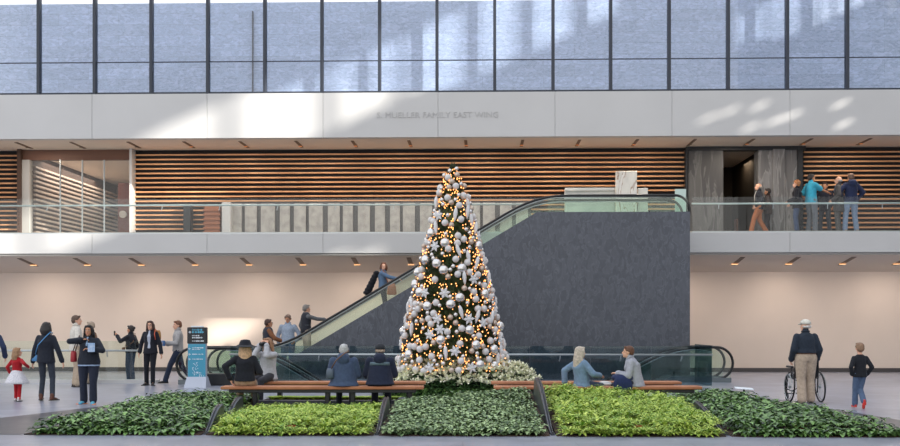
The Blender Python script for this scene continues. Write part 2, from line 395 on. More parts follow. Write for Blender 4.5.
def area(name, loc, sx, sy, power, col, rot=(0, 0, 0)):
    l = bpy.data.lights.new(name, 'AREA'); l.shape = 'RECTANGLE'; l.size = sx; l.size_y = sy; l.energy = power; l.color = col
    o = bpy.data.objects.new(name, l); COL.objects.link(o); o.location = loc; o.rotation_euler = rot; return o
for i, (x, y, z) in enumerate(LP):
    if i % 2 == 0: area('downlight', S((x, y, z-.03)), .2, .2, 19, (1, .87, .76))
for px in (40, 160, 240, 320, 400, 480, 560, 640, 740, 850):
    area('mezzanine_light', S((SX(px, 33.6), 33.2, 7.0)), .3, .3, 22, (1, .88, .74))
area('corridor_light', S((SX(80, 38), 38.5, 6.9)), 1.5, 5, 90, (1, .9, .78))
area('gallery_light', S((SX(742, 37), 36.8, 6.9)), .5, 1, 8, (1, .75, .5))
# ------------------------------------------------------------------ mezzanine balustrades
def balustrade(name, label, xl, xr, Y, z0, ztop, zrail, gm, joint=1.69, brackets=True, rail_side=1, cat='balustrade', railm=None, glass_t=.014):
    r = empty(name, S(((xl+xr)/2, Y, z0)), label, cat)
    n = max(1, round((xr-xl)/joint)); w = (xr-xl)/n
    for i in range(n):
        mb = MB(); mb.box(xl+i*w+.008, xl+(i+1)*w-.008, Y, Y+glass_t, z0, ztop); struct(mb, 'glass_panel', gm, parent=r)
    mb = MB(); mb.tube([(xl, Y+.07*rail_side, zrail), (xr, Y+.07*rail_side, zrail)], .026, 10); struct(mb, 'handrail', railm or pale_rail, parent=r, smooth=True)
    if brackets:
        for i in range(n):
            x = xl+(i+.5)*w; mb = MB(); mb.tube([(x, Y+.07*rail_side, zrail-.02), (x-.01, Y+.05*rail_side, zrail-.1), (x-.02, Y+.012, zrail-.16)], .014, 8); struct(mb, 'bracket', steel, parent=r)
    mb = MB(); mb.box(xl, xr, Y-.01, Y+.03, z0-.005, z0+.035); struct(mb, 'base_channel', steel, parent=r)
    return r
balustrade('glass_balustrade', 'long clear glass balustrade along the mezzanine, left of the escalator head', -14.6, SX(540, 32.45), 32.42, 4.22, 5.26, 5.07, glass_clear)
balustrade('glass_balustrade', 'clear glass balustrade before the standing visitors, right of the dark stone wall', SX(692, 32.45), 15.0, 32.42, 4.22, 5.26, 5.07, glass_clear)
# ------------------------------------------------------------------ slate wall of the escalator and escalators
YM = 30.62
xA, zA = SX(537, YM), SZ(537, 212, YM)
SL = math.tan(math.radians(30.6))
xR = SX(690, YM); xB = xA-(zA+.0)/SL
m = MB(); m.prism([(xB, 0), (xA, zA), (xR, zA), (xR, 0)], YM, YM+.22); m.box(xB, xR, YM, YM+.22, -4.4, 0)
m.box(xR-.3, xR, YM+.22, 32.33, 0, zA-.4)
struct(m, 'wall_slate', slate)
m = MB(); m.box(xA+.2, xR-.02, YM+.22, 32.66, 4.1, 4.28); struct(m, 'floor_landing', mat('mezz_floor', (176, 168, 158)))
def escalator(label, x0, dr, flat, rise, Ya, Yb, gm, tail=1.6, Rn=.42, hh=.93):
    run = abs(rise)/SL; x1 = x0+dr*flat; x2 = x1+dr*run; x3 = x2+dr*tail
    r = empty('escalator', S(((x0+x1)/2, (Ya+Yb)/2, 0)), label, 'escalator')
    # steps
    mb = MB(); n = max(1, round(abs(rise)/.2)); dx = run/n; dz = rise/n
    for i in range(n):
        xx = sorted((x1+dr*dx*i, x1+dr*dx*(i+1))); zt = (i+ (1 if rise > 0 else 0))*dz
        mb.box(xx[0], xx[1], Ya+.12, Yb-.12, zt-.25, zt)
    struct(mb, 'steps', mat('step_grey', (90, 94, 98), rough=.4, metal=.4), parent=r)
    mb = MB()
    a = sorted((x0+dr*.1, x1)); mb.box(a[0], a[1], Ya+.1, Yb-.1, -.02, .012)
    a = sorted((x2, x3)); mb.box(a[0], a[1], Ya+.1, Yb-.1, rise-.02, rise+.012); struct(mb, 'landing_plate', steel, parent=r)
    for Y in (Ya, Yb):
        # handrail loop: newel arc, level, incline, level, newel arc
        top = []
        for k in range(17):
            t = -PI/2+PI*k/16; top.append((x0+dr*(Rn-cos(t)*Rn), hh-Rn+sin(t)*Rn))
        top = [(x, z) for x, z in top]
        sg = 1 if rise > 0 else -1; q_ = .8
        for k in range(7): t = k/6; top.append((x1+dr*q_*(2*t-1), hh+sg*SL*q_*t*t))
        for k in range(7): t = k/6; top.append((x2+dr*q_*(2*t-1), rise+hh-sg*SL*q_*(1-t)**2))
        top.append((x3-dr*Rn, rise+hh))
        for k in range(1, 17):
            t = PI/2-PI*k/16; top.append((x3-dr*(Rn-cos(t)*Rn), rise+hh-Rn+sin(t)*Rn))
        mb = MB(); mb.tube([(x, Y, z) for x, z in top], .036, 8); struct(mb, 'handrail', rubber, parent=r, smooth=True)
        mb = MB(); mb.tube([(x+(0), Y, z-.05) for x, z in top[17:-16]], .018, 6); struct(mb, 'handrail_guide', steel, parent=r, smooth=True)
        inner = []
        for k in range(9):
            t = -PI/2+PI*k/8; inner.append((x0+dr*(Rn-cos(t)*(Rn-.05)), hh-Rn+sin(t)*(Rn-.05)))
        mid = [(x, z-.05) for x, z in top[17:-16]]
        end = []
        for k in range(1, 9):
            t = PI/2-PI*k/8; end.append((x3-dr*(Rn-cos(t)*(Rn-.05)), rise+hh-Rn+sin(t)*(Rn-.05)))
        poly = inner+mid+end+[(x3-dr*Rn, rise+.05), (x2, rise+.05), (x1, .05), (x0+dr*Rn, .05)]
        # glass as a strip of quads following the rail (keeps the surface clean)
        g = MB(); upper = inner[4:]+mid+end[:5]
        def base(x):
            t = (x-x1)*dr
            if t <= 0: return .05
            if t >= run: return rise+.05
            return .05+t/run*rise
        lowr = [(x, max(base(x), -99)) for x, z in upper]
        rg_ = []
        for (x, z), (_, zl) in zip(upper, lowr):
            if rg_ and abs(rg_[-1][0][0]-x) < .006: continue
            if z-zl < .01: z = zl+.01
            rg_.append([(x, Y-.005, zl), (x, Y-.005, z), (x, Y+.005, z), (x, Y+.005, zl)])
        g.rings(rg_)
        struct(g, 'glass_side', gm, parent=r)
        k = MB(); pr = [(x0+dr*.05, -.0), (x0+dr*.05, .12), (x1, .16), (x2, rise+.16), (x3-dr*.05, rise+.12), (x3-dr*.05, rise-.2), (x2, rise-.2), (x1, -.2 if rise > 0 else -.3)]
        k.prism(pr, Y-.05, Y+.05); struct(k, 'skirt', steel if rise > 0 else mat('skirt_grey', (110, 118, 122), rough=.4, metal=.4), parent=r)
    return r
xu1 = xA-(zA-.35)/SL; xu0 = SX(208, 31)
escalator('escalator rising to the mezzanine behind the dark sloping stone wall', xu0, 1, xu1-xu0, zA-.35, 30.95, 32.1, glass_green, tail=SX(686, 31.5)-xA, hh=.84)
escalator('escalator going down behind the tall blue sign, curved rail end left of the sign', SX(183, 28.6), 1, SX(262, 28.6)-SX(183, 28.6), -4.3, 28.0, 29.0, glass_green)
escalator('escalator whose looped black handrails end at the right end of the glass fence', SX(729, 29.8), -1, SX(729, 29.8)-SX(668, 29.8), -4.3, 29.35, 30.35, glass_green)
m = MB(); m.rbox(SX(199, 27.8), SX(236, 27.8), 27.5, 27.9, 0, .3, .02)
tag(struct(m, 'escalator_plinth', black_metal, kind='thing'), 'low black plinth at the foot of the escalator beside the sign', 'plinth')
balustrade('glass_fence', 'long dark-tinted glass fence with steel rail before the slate wall', SX(230, 27.2), SX(712, 27.2), 27.2, 0, SZ(500, 346, 27.2), SZ(500, 354.5, 27.2), glass_fence, joint=1.55, rail_side=-1, railm=steel)
m = MB(); x = SX(712, 27.2); m.box(x-.014, x, 27.2, 29.3, 0, 1.02)
tag(struct(m, 'glass_screen', glass_fence, kind='thing'), 'end pane of tinted glass returning beside the right handrail loops', 'screen')
balustrade('glass_fence', 'pale green glass fence with steel rail behind the walking visitors at the far left', -13.5, SX(143, 28.6), 28.6, .06, SZ(50, 341, 28.6), SZ(50, 350.5, 28.6), glass_green, joint=1.9, rail_side=-1, railm=steel)
m = MB(); m.box(-14, SX(158, 28.6), 28.45, 28.8, 0, .09); struct(m, 'trim_7', white_panel)
# landing furniture up on the mezzanine
vein = stone('white_veined_marble', (226, 222, 214), (150, 104, 70), 1.1, .3, amt=.9, thresh=(.48, .5, .52), second=(232, 228, 222), stretch=(2, 1, .8), rot=(0, .5, 0))
m = MB(); m.rbox(SX(616, 33.2), SX(637, 33.2), 33.2, 33.4, 4.28, SZ(626, 171, 33.2), .01)
tag(struct(m, 'marble_panel', vein, kind='thing'), 'tall white marble panel with brown veins above the slate wall', 'panel')
m = MB(); m.rbox(SX(565, 33.5), SX(615, 33.5), 33.5, 33.75, 4.28, SZ(590, 188, 33.5), .01); m.rbox(SX(565, 33.45), SX(615, 33.45), 33.42, 33.5, SZ(590, 191, 33.5), SZ(590, 188, 33.5), .005)
tag(struct(m, 'white_counter', mat('counter_white', (214, 214, 210), rough=.4, rgb2=(190, 192, 190), vscale=2), kind='thing'), 'white counter left of the veined marble panel', 'counter')
m = MB(); m.rbox(SX(638, 33.5), SX(648, 33.5), 33.5, 33.7, 4.28, SZ(640, 188, 33.5), .01)
tag(struct(m, 'white_pedestal', mat('counter_white', (214, 214, 210)), kind='thing'), 'slim white pedestal right of the veined marble panel', 'pedestal')
m = MB(); m.box(SX(675, 32.2), SX(686, 32.2), 32.2, 32.22, 4.28, SZ(680, 189, 32.2))
tag(struct(m, 'glass_screen', mat('frosted_green', (196, 214, 206), rough=.3), kind='thing'), 'frosted pale green screen at the right end of the escalator landing', 'screen')
m = MB(); m.box(xA+.3, xR-.05, YM+.08, YM+.094, zA-.02, SZ(600, 197, YM))
tag(struct(m, 'glass_parapet', glass_green, kind='thing'), 'pale glass parapet on top of the slate wall', 'parapet')
# added unseen wall right of the hall, openings shaped to throw the sun patches
LD = V((-.80, .62, -.36)).normalized()
WX = 24.0
def back(p): t = (WX-p.x)/(-LD.x); q = p-LD*t; return q.y, q.z
def sw(px, py, Y): return back(S((SX(px, Y), Y, SZ(px, py, Y))))
ya, za1 = sw(140, 137, 32.35); yb, zb1 = sw(337, 135, 32.35)
zA0, zA1 = zb1, za1
# strip: same world slope; z range set on the fascia at px 238
holes = []      # (y0,y1,z0,z1)
y238, z238 = sw(238, 93, 32.35); y410, z410 = sw(410, 93, 32.35)
zlo, zhi = min(z238, z410), max(z238, z410)
bars = [sw(325, 110, 32.35)[0], sw(397, 100, 32.35)[0]]
ym = [sw(p, q, 34.2)[0] for p, q in ((361, 80), (402, 70), (468, 60), (521, 30), (575, 30), (620, 20))]
yend = ya+14
edges = []
ys = sorted(bars+[y for y in ym if y > max(bars)+.5]+[min(bars)-k*2.2 for k in range(1, 6)])
prev = ys[0]-2.2
for y in ys:
    holes.append((prev+.13, y-.13, zlo, zhi)); prev = y
# patch on the lower wall and striped patch on the marble
py_, pz_ = sw(240, 324, 35.5); holes.append((py_-1.05, py_-.35, pz_-.35, pz_+.55)); holes.append((py_-.35, py_+.35, pz_-.5, pz_+.2))
q1 = sw(735, 45, 34.2); q2 = sw(848, 0, 34.2); zz0 = sw(765, 48, 34.2)[1]; zz1 = sw(760, 20, 34.2)[1]
yy = q1[0]
while yy < q2[0]+.5:
    f_ = min(1, (yy-q1[0])/1.2); holes.append((yy, yy+.3, zz0+.5*(1-f_), zz1+.5)); yy += .37
for bx, by in ((706, 118), (727, 111), (757, 106), (772, 121), (748, 127), (790, 115), (838, 104), (841, 124)):
    a_, b_ = sw(bx, by, 32.35); holes.append((a_-.22, a_+.22, b_-.09, b_+.09))  # small openings added for soft blobs of light on the upper band
holes = [h for h in holes if h[1] > h[0]]
zs_ = sorted({-.3, 34.}|{h[2] for h in holes}|{h[3] for h in holes}); m = MB()
for z0, z1 in zip(zs_, zs_[1:]):
    if z1-z0 < 1e-4: continue
    zm = (z0+z1)/2; cur = -45.
    for h in sorted(h for h in holes if h[2] < zm < h[3]):
        if h[0] > cur: m.box(WX, WX+.15, cur, h[0], z0, z1)
        cur = max(cur, h[1])
    m.box(WX, WX+.15, cur, 40, z0, z1)
o = m.build('sun_mask_wall', white_panel); tag(o, kind='structure')
sun = bpy.data.lights.new('sun', 'SUN'); sun.energy = 5.2; sun.angle = math.radians(.9); sun.color = (1, .95, .86)
so = bpy.data.objects.new('sun', sun); COL.objects.link(so); so.rotation_euler = LD.to_track_quat('-Z', 'Y').to_euler(); so.location = (20, -10, 25)
# ------------------------------------------------------------------ sign
def sign():
    c = D(197.5, 27.0); s = F/27.0; k = 1/s
    r = empty('totem_sign', c, 'tall turquoise and black wayfinding sign on a flared grey foot', 'sign')
    m = MB(); m.rings([[(c.x-.27, c.y-.3, 0), (c.x+.27, c.y-.3, 0), (c.x+.27, c.y+.3, 0), (c.x-.27, c.y+.3, 0)], [(c.x-.235, c.y-.1, .26), (c.x+.235, c.y-.1, .26), (c.x+.235, c.y+.1, .26), (c.x-.235, c.y+.1, .26)]]); m.build('foot', mat('sign_grey', (176, 182, 196), rough=.4), r)
    m = MB(); m.rbox(c.x-.225, c.x+.225, c.y-.07, c.y+.07, .26, 1.08, .01); m.build('post', mat('sign_grey', (176, 182, 196)), r)
    m = MB(); m.rbox(c.x-.215, c.x+.215, c.y-.085, c.y-.068, .24, 1.06, .004); p = m.build('blue_panel', mat('sign_blue', (66, 150, 178), rough=.4), r)
    m = MB(); m.rbox(c.x-.235, c.x+.235, c.y-.09, c.y+.08, 1.07, 1.47, .01); b = m.build('black_header', mat('sign_black', (30, 32, 36), rough=.35), r)
    wm = mat('sign_white', (225, 232, 238), rough=.5); m = MB(); m.rbox(c.x-.15, c.x+.15, c.y-.04, c.y+.04, 1.47, 1.505, .005); m.build('top_cap', wm, r)
    yf = c.y-.094
    g = MB(); g.box(c.x-.20, c.x-.13, yf, yf+.006, 1.345, 1.36); g.prism([(c.x-.19, 1.352), (c.x-.165, 1.385), (c.x-.14, 1.352), (c.x-.165, 1.32)], yf, yf+.006); g.build('arrow', wm, b)
    def words(par, lines, mm, nm):
        g = MB(); rr = random.Random(5)
        for (x, z, h, w) in lines:
            xx = x; 
            while xx < x+w:
                ww = rr.uniform(.6, 1.1)*h; 
                if rr.random() < .5: g.box(c.x+xx, c.x+xx+ww*.8, yf, yf+.005, z, z+h)
                else: g.box(c.x+xx, c.x+xx+ww*.25, yf, yf+.005, z, z+h); g.box(c.x+xx, c.x+xx+ww*.8, yf, yf+.005, z+h*.4, z+h*.65)
                xx += ww
        g.build(nm, mm, par)
    words(b, [(-.11, 1.385, .045, .24), (-.11, 1.33, .045, .27)], mat('sign_cyan', (90, 176, 206), rough=.5), 'heading')
    words(b, [(-.11, 1.25, .032, .17), (-.11, 1.2, .032, .24), (-.11, 1.12, .03, .28)], wm, 'text_lines')
    yf = c.y-.09
    words(p, [(-.11, .955, .026, .27), (-.11, .92, .02, .2), (-.11, .80, .024, .27), (-.11, .68, .024, .27)], wm, 'directions')
    g = MB()
    for z in (.945, .81, .69): g.box(c.x-.2, c.x-.145, yf, yf+.005, z-.006, z+.008); g.prism([(c.x-.2, z), (c.x-.175, z+.03), (c.x-.175, z-.03)], yf, yf+.005)
    g.build('arrows', wm, p)
    g = MB(); rr = random.Random(9)
    for i in range(46):
        if i < 32: x, z = rr.uniform(-.1, .08), rr.uniform(.33, .62)
        else: x, z = rr.uniform(-.07, .17), rr.uniform(.27, .36)
        g.disc((c.x+x, yf, z), .009, 'y', .004, 8)
    g.build('dot_pattern', wm, p)
sign()
# small label stand right of the benches
c = G(744, 399); r = empty('label_stand', c, 'small white tilted label plate on a short dark post behind the right bed', 'label stand')
m = MB(); m.disc(tuple(c), .09, 'z', .02); m.cap(c+V((0, 0, .02)), c+V((0, 0, .2)), .022, .022); m.build('post', black_metal, r)
m = MB(); m.rings([[(c.x-.19, c.y-.06, .215), (c.x+.19, c.y-.06, .185), (c.x+.19, c.y-.06, .195), (c.x-.19, c.y-.06, .225)], [(c.x-.19, c.y+.06, .245), (c.x+.19, c.y+.06, .215), (c.x+.19, c.y+.06, .225), (c.x-.19, c.y+.06, .255)]]); m.build('plate', mat('sign_white', (225, 232, 238)), r)
# ------------------------------------------------------------------ benches
def bench(label, x0, x1, y, z=.45, w=.42, legs=None):
    r = empty('bench', ((x0+x1)/2, y, 0), label, 'bench')
    m = MB(); n = 3
    for i in range(n):
        a = y-w/2+i*w/n; m.rbox(x0, x1, a+.004, a+w/n-.004, z-.055, z, .012)
    m.build('seat', wood, r)
    m = MB(); m.rbox(x0+.14, x1-.14, y-w/2+.05, y+w/2-.05, z-.115, z-.056, .008); m.build('under_frame', black_metal, r)
    for x in legs or (x0+.6, x1-.6):
        m = MB(); m.rbox(x-.04, x+.04, y-.1, y+.1, .0, z-.11, .008); m.rbox(x-.06, x+.06, y-.14, y+.14, 0, .02, .004); m.build('leg', black_metal, r)
BY, BY2 = 19.8, 21.35
bench('long wooden bench in front, left of the tree, with four people around it', -4.09, -.47, BY, legs=(-3.5, -2.2, -.72, -1.75))
bench('long wooden bench in front, right of the tree, where two women talk', .79, 4.50, BY, legs=(1.2, 3.15, 3.85))
bench('rear wooden bench left of the tree', -3.75, -.47, BY2, legs=(-3.3, -.8))
bench('rear wooden bench right of the tree', .80, 4.46, BY2, legs=(1.2, 4.0))
# ------------------------------------------------------------------ garden
def leaf(m, b, d, L, w, droop, seg=2, fold=.25, tip=True):
    """arched folded leaf"""
    b = V(b); d = V(d).normalized(); side = d.cross(V((0, 0, 1)))
    side = side.normalized() if side.length > .05 else V((1, 0, 0))
    pts = []; p = b; dd = d
    for i in range(seg+1):
        t = i/seg; pts.append((p.copy(), w*.5*(math.sin(PI*(.12+.83*t))**.8 if t < 1 else .02)))
        dd = (dd+V((0, 0, -droop/seg))).normalized(); p = p+dd*(L/seg)
    vs = []; fs = []
    for q, ww in pts:
        up = V((0, 0, fold*ww)); vs += [q-side*ww+up, q, q+side*ww+up]
    for i in range(len(pts)-1):
        a = i*3; fs += [(a, a+1, a+4, a+3), (a+1, a+2, a+5, a+4)]
    m.add(vs, fs)
# bed = list of (front-left x, front-right x, back-left x, back-right x, y front, y back, height left back, height right back)
def yfr(x): return 15.44-x*.0287
beds = {
 'dark_left': (-6.05, -3.52, -5.45, -3.62, 20.9, .10, .10), 'lime_left': (-3.45, -1.08, -3.55, -1.10, 19.25, .02, .05),
 'grey_mid': (-1.00, 1.40, -1.02, 1.44, 19.4, .14, .36), 'lime_right': (1.50, 3.85, 1.54, 4.12, 19.5, .34, .14),
 'dark_right': (3.93, 6.42, 4.20, 5.45, 20.9, .12, .10)}
def bed_pt(b, u, v):
    fl_, fr_, bl, br, yb, hl, hr = beds[b]
    xl = fl_+(bl-fl_)*v; xr = fr_+(br-fr_)*v; x = xl+(xr-xl)*u; y = yfr(x)+(yb-yfr(x))*v
    return V((x, y, .012+(hl+(hr-hl)*u)*v**1.1))
soil = mat('soil', (62, 46, 36), rough=.95, var=.3, vscale=12, bump=.6)
for b in beds:
    m = MB(); n = 8
    vs = [bed_pt(b, i/n, j/n) for j in range(n+1) for i in range(n+1)]; N = len(vs)
    vs2 = vs+[V((p.x, p.y, -.01)) for p in vs]; fs = []
    for j in range(n):
        for i in range(n):
            a = j*(n+1)+i; fs += [(a, a+1, a+n+2, a+n+1), (N+a, N+a+n+1, N+a+n+2, N+a+1)]
    for i in range(n):
        fs += [(i, N+i, N+i+1, i+1), (n*(n+1)+i, n*(n+1)+i+1, N+n*(n+1)+i+1, N+n*(n+1)+i), (i*(n+1), (i+1)*(n+1), N+(i+1)*(n+1), N+i*(n+1)), (i*(n+1)+n, N+i*(n+1)+n, N+(i+1)*(n+1)+n, (i+1)*(n+1)+n)]
    m.add(vs2, fs); o = m.build('soil', soil); tag(o, 'bare brown soil under the %s' % {'dark_left': 'dark green leaves at the left', 'lime_left': 'lime green leaves below the left bench', 'grey_mid': 'grey green leaves before the tree', 'lime_right': 'lime green leaves below the right bench', 'dark_right': 'dark green leaves at the right'}[b], 'soil', kind='stuff')
rg = random.Random(11)
def plants(b, kind, n, m=None, vmin=.01, vmax=1.):
    m = m or MB()
    for _ in range(n):
        u = rg.uniform(.05, .95); v = rg.uniform(vmin, vmax) if rg.random() > .09 else rg.uniform(.004, .03); p = bed_pt(b, u, v)
        if rg.random() < .0: continue
        if kind == 'dark':
            h = rg.uniform(.05, .24) if v > .03 else rg.uniform(.03, .1); k = rg.randint(5, 7); a0 = rg.random()*7
            for i in range(k):
                a = a0+i*2.4; e = rg.uniform(.1, .9); q = p+V((cos(a)*.04, sin(a)*.04, h*rg.uniform(.55, 1)))
                leaf(m, q, (cos(a), sin(a), e), rg.uniform(.10, .155), rg.uniform(.055, .08), rg.uniform(.5, 1.3), 2)
        elif kind == 'lime':
            h = (rg.uniform(.02, .24) if v < .6 or b != 'lime_left' else rg.uniform(.0, .12)) if v > .03 else .03; k = rg.randint(6, 8); a0 = rg.random()*7
            for i in range(k):
                a = a0+i*2.4; e = rg.uniform(.5, 1.8); L = rg.uniform(.14, .22); q = p+V((cos(a)*.02, sin(a)*.02, h*.6))
                dd = V((cos(a), sin(a), e)).normalized()
                leaf(m, q, dd, L, .055, .9, 2)
                for t, sg in ((.45, 1), (.45, -1), (.75, 1), (.75, -1)):
                    aa = a+sg*.95; leaf(m, q+dd*L*t-V((0, 0, .03*t)), (cos(aa), sin(aa), .45), L*.42, .036, .7, 1)
        else:
            h = rg.uniform(.02, .13); k = rg.randint(5, 8); a0 = rg.random()*7
            for i in range(k):
                a = a0+i*2.4; r_ = rg.uniform(.02, .09); q = p+V((cos(a)*r_, sin(a)*r_, h*rg.uniform(.5, 1)))
                leaf(m, q, (cos(a), sin(a), rg.uniform(0, .9)), rg.uniform(.065, .10), rg.uniform(.05, .08), .8, 2, .3)
    return m
dk = leafmat('dark_leaf', (130, 170, 92), (26, 56, 28), vs=16, rough=.36); lm = leafmat('lime_leaf', (214, 228, 110), (112, 154, 54), rough=.5, vs=12); gm_ = leafmat('grey_leaf', (176, 200, 142), (44, 76, 38), vs=18)
tag(plants('dark_left', 'dark', 1150).build('leafy_groundcover', dk), 'glossy dark green groundcover at the left end of the planting', 'plants', kind='stuff')
tag(plants('dark_right', 'dark', 1200).build('leafy_groundcover', dk), 'glossy dark green groundcover at the right end, near the wheelchair', 'plants', kind='stuff')
tag(plants('lime_left', 'lime', 620).build('leafy_groundcover', lm), 'lime green ferny groundcover in front of the left bench', 'plants', kind='stuff')
tag(plants('lime_right', 'lime', 680).build('leafy_groundcover', lm), 'lime green ferny groundcover in front of the right bench', 'plants', kind='stuff')
tag(plants('grey_mid', 'grey', 1150).build('leafy_groundcover', gm_), 'small grey green groundcover in front of the Christmas tree', 'plants', kind='stuff')
# strip of lime plants and the dark kerb behind the left bench
beds['strip'] = (-3.5, -.9, -3.5, -.9, 21.1, .05, .05)
m = MB()
for _ in range(200):
    x = rg.uniform(-3.45, -1.0); y = rg.uniform(20.65, 20.98); h = .05
    for i in range(6):
        a = rg.random()*7; leaf(m, (x, y, .13), (cos(a), sin(a), 1.5), .17, .05, .9, 2)
tag(m.build('leafy_groundcover', lm), 'narrow lime green strip seen beneath the left bench', 'plants', kind='stuff')
m = MB(); m.prismz([(-3.5, 20.55), (-1.2, 20.55), (-.6, 20.8), (-.6, 21.0), (-3.5, 21.0)], 0, .14)
tag(m.build('soil', soil), 'soil of the narrow planted strip between the left benches', 'soil', kind='stuff')
m = MB(); m.prismz([(-3.6, 20.25), (-2.4, 20.2), (-1.2, 20.25), (-.4, 20.5), (-.4, 20.54), (-1.2, 20.46), (-3.6, 20.5)], 0, .15)
tag(m.build('stone_kerb', border_m), 'dark curved stone kerb under the left benches', 'kerb')
# dark stone border paving around the beds
m = MB(); m.add([(-8.4, yfr(-8.4), .004), (-6.1, yfr(-6.1), .004), (-5.5, 20.9, .004), (-5.5, 22.6, .004), (-6.0, 22.6, .004)], [(0, 1, 2, 3, 4)])
m.add([(6.5, yfr(6.5), .004), (7.7, yfr(7.7), .004), (6.7, 22.6, .004), (5.5, 22.6, .004), (5.5, 20.9, .004)], [(0, 1, 2, 3, 4)])
for v in (0,): m.v += [(x, y, .0005) for x, y, z in m.v]; 
n5 = 10; m.f += [tuple(i+n5 for i in f) for f in m.f[:2]]
tag(m.build('floor_border', border_m), kind='structure')
# black corrugated edging fins between the beds
def fin(label, x0, y0, x1, y1, h, bulge=.12):
    m = MB(); n = 18; R = []
    for k in range(n+1):
        t = k/n; x = x0+(x1-x0)*t; y = y0+(y1-y0)*t
        z = max(.03, h*math.sin(PI/2*min(1, t*1.12))**1.4) if t < .9 else h*math.sqrt(max(.02, 1-((t-.9)/.1)**2))
        w = .035+.05*t*(1 if t < .9 else (1-t)*10)
        R.append([(x-w, y, -.02), (x-w*.6, y, z*.96), (x-w*.25, y, z), (x, y, z-.02), (x+w*.25, y, z), (x+w*.6, y, z*.96), (x+w, y, -.02)])
    m.rings(R); return tag(m.build('edging_fin', mat('fin_metal', (62, 66, 74), rough=.35, metal=.3)), label, 'garden edging', 'curved edging fins between the planting beds')
fin('short black edging fin with rounded back, leftmost in front of the beds', -3.48, 15.62, -3.50, 16.9, .36)
fin('black edging fin under the left end of the front bench', -3.56, 17.3, -3.58, 18.9, .34)
fin('black edging fin between left lime bed and grey green bed', -1.04, 15.55, -1.08, 19.0, .34)
fin('tall black edging fin between grey green bed and right lime bed', 1.45, 15.5, 1.49, 19.2, .66)
fin('low black edging fin between right lime bed and dark right bed', 3.90, 15.5, 4.18, 19.0, .28)
potm = mat('terracotta_red', (176, 62, 44), rough=.6)
for px, lab in ((290, 'red nursery pot at the front edge of the left lime bed'), (636, 'red nursery pot at the front edge of the right lime bed'), (801, 'red nursery pot at the front edge of the dark right bed')):
    c = D(px, 15.72, .0); r = empty('plant_pot', (c.x, c.y, .02), lab, 'plant pot', 'nursery pots showing at the front edge')
    m = MB(); u, v = V((1, 0, 0)), V((0, 1, 0)); m.loft([(c+V((0, 0, .02)), u*.055, v*.055), (c+V((0, 0, .1)), u*.075, v*.075)], 16); m.build('body', potm, r)
    m = MB(); m.loft([(c+V((0, 0, .1)), u*.085, v*.085), (c+V((0, 0, .125)), u*.085, v*.085)], 16); m.build('rim', potm, r)
# ------------------------------------------------------------------ Christmas tree
TY = 24.4; TC = D(452.5, TY); TZ0, TZ1, TR = .50, 5.06, 1.20
def trad(z): t = (z-TZ0)/(TZ1-TZ0); return TR*(1-t)**.82+.05
rt = random.Random(21)
tree = empty('christmas_tree', TC, 'tall lit Christmas tree covered in silver and white ornaments', 'Christmas tree')
m = MB(); m.tube([TC, TC+V((0, 0, 2.5)), TC+V((0, 0, 5.05))], [.12, .08, .02], 10); m.build('trunk', mat('bark', (70, 50, 36), rough=.9), tree)
m = MB()
m.loft([(TC+V((0, 0, z)), V((trad(z)*.62, 0, 0)), V((0, trad(z)*.62, 0))) for z in [TZ0+i*(TZ1-TZ0-.2)/12 for i in range(13)]], 20)
for i in range(2100):
    t = 1-math.sqrt(rt.random()) if i > 250 else rt.random(); z = TZ0+t*(TZ1-TZ0-.02); a = rt.random()*2*PI; R = trad(z)*rt.uniform(.86, 1.03)
    base_ = TC+V((cos(a)*R*.72, sin(a)*R*.72, z+.06)); tip = TC+V((cos(a)*R, sin(a)*R, z-rt.uniform(-.02, .10)))
    ln = min(.36, (tip-base_).length+.08); dd = (tip-base_).normalized(); u, v = basis(dd)
    m.tube([tip-dd*ln, tip], .006, 3)
    for k in range(13):
        q = tip-dd*ln*(k/13)*.95
        for w in range(3):
            aa = w*2.1+k*.8; nd = (dd*.75+u*cos(aa)+v*sin(aa)).normalized(); L = rt.uniform(.045, .07); pr = nd.cross(dd)
            pr = pr.normalized()*.006; m.add([q-pr, q+pr, q+nd*L], [(0, 1, 2)])
m.tube([TC+V((0, 0, 4.9)), TC+V((.02, 0, 5.12))], [.02, .006], 5)
m.build('foliage', leafmat('fir', (74, 92, 52), (36, 54, 34), vs=5, rough=.6), tree)
def tpos(off=0., zmin=TZ0+.05, zmax=TZ1-.03, front=True):
    t = 1-math.sqrt(1-rt.random()*.9995) if rt.random() < .86 else rt.uniform(.5, .99); z = zmin+t*(zmax-zmin)
    a = rt.uniform(-PI*.97, -.03*PI) if front else rt.random()*2*PI
    R = trad(z)+off; return TC+V((cos(a)*R, sin(a)*R, z)), a
placed = []
def free(r, off, zmax=TZ1-.03, f=.92):
    for _ in range(80):
        p, a = tpos(off, zmax=zmax)
        if all((p-q).length > (r+s)*f for q, s in placed): placed.append((p, r)); return p, a
    return None, None
silver = mat('mirror_silver', (214, 212, 210), rough=.16, metal=.85); pearl = mat('pearl_white', (206, 204, 204), rough=.35, coat=.4); champ = mat('champagne', (196, 180, 166), rough=.3, metal=.5); glit = mat('glitter_white', (226, 226, 228), rough=.45, bump=.8, bscale=90)
capm = mat('ornament_cap', (170, 150, 120), rough=.3, metal=.8)
def ball_proto(mt, r, label, name='ball_ornament', cap=True):
    o = MB().ell((0, 0, 0), (r, r, r), n=18, m=12).build(name, mt, local=True, smooth=True); tag(o, label, 'ornament', label+' group')
    ch = []
    c = MB(); c.disc((0, 0, r*.94), r*.22, 'z', r*.22, 8); c.tube([(0, 0, r*1.1), (0, 0, r*1.45)], .004, 4); ch.append(c.build('cap', capm, o, local=True))
    return o, ch
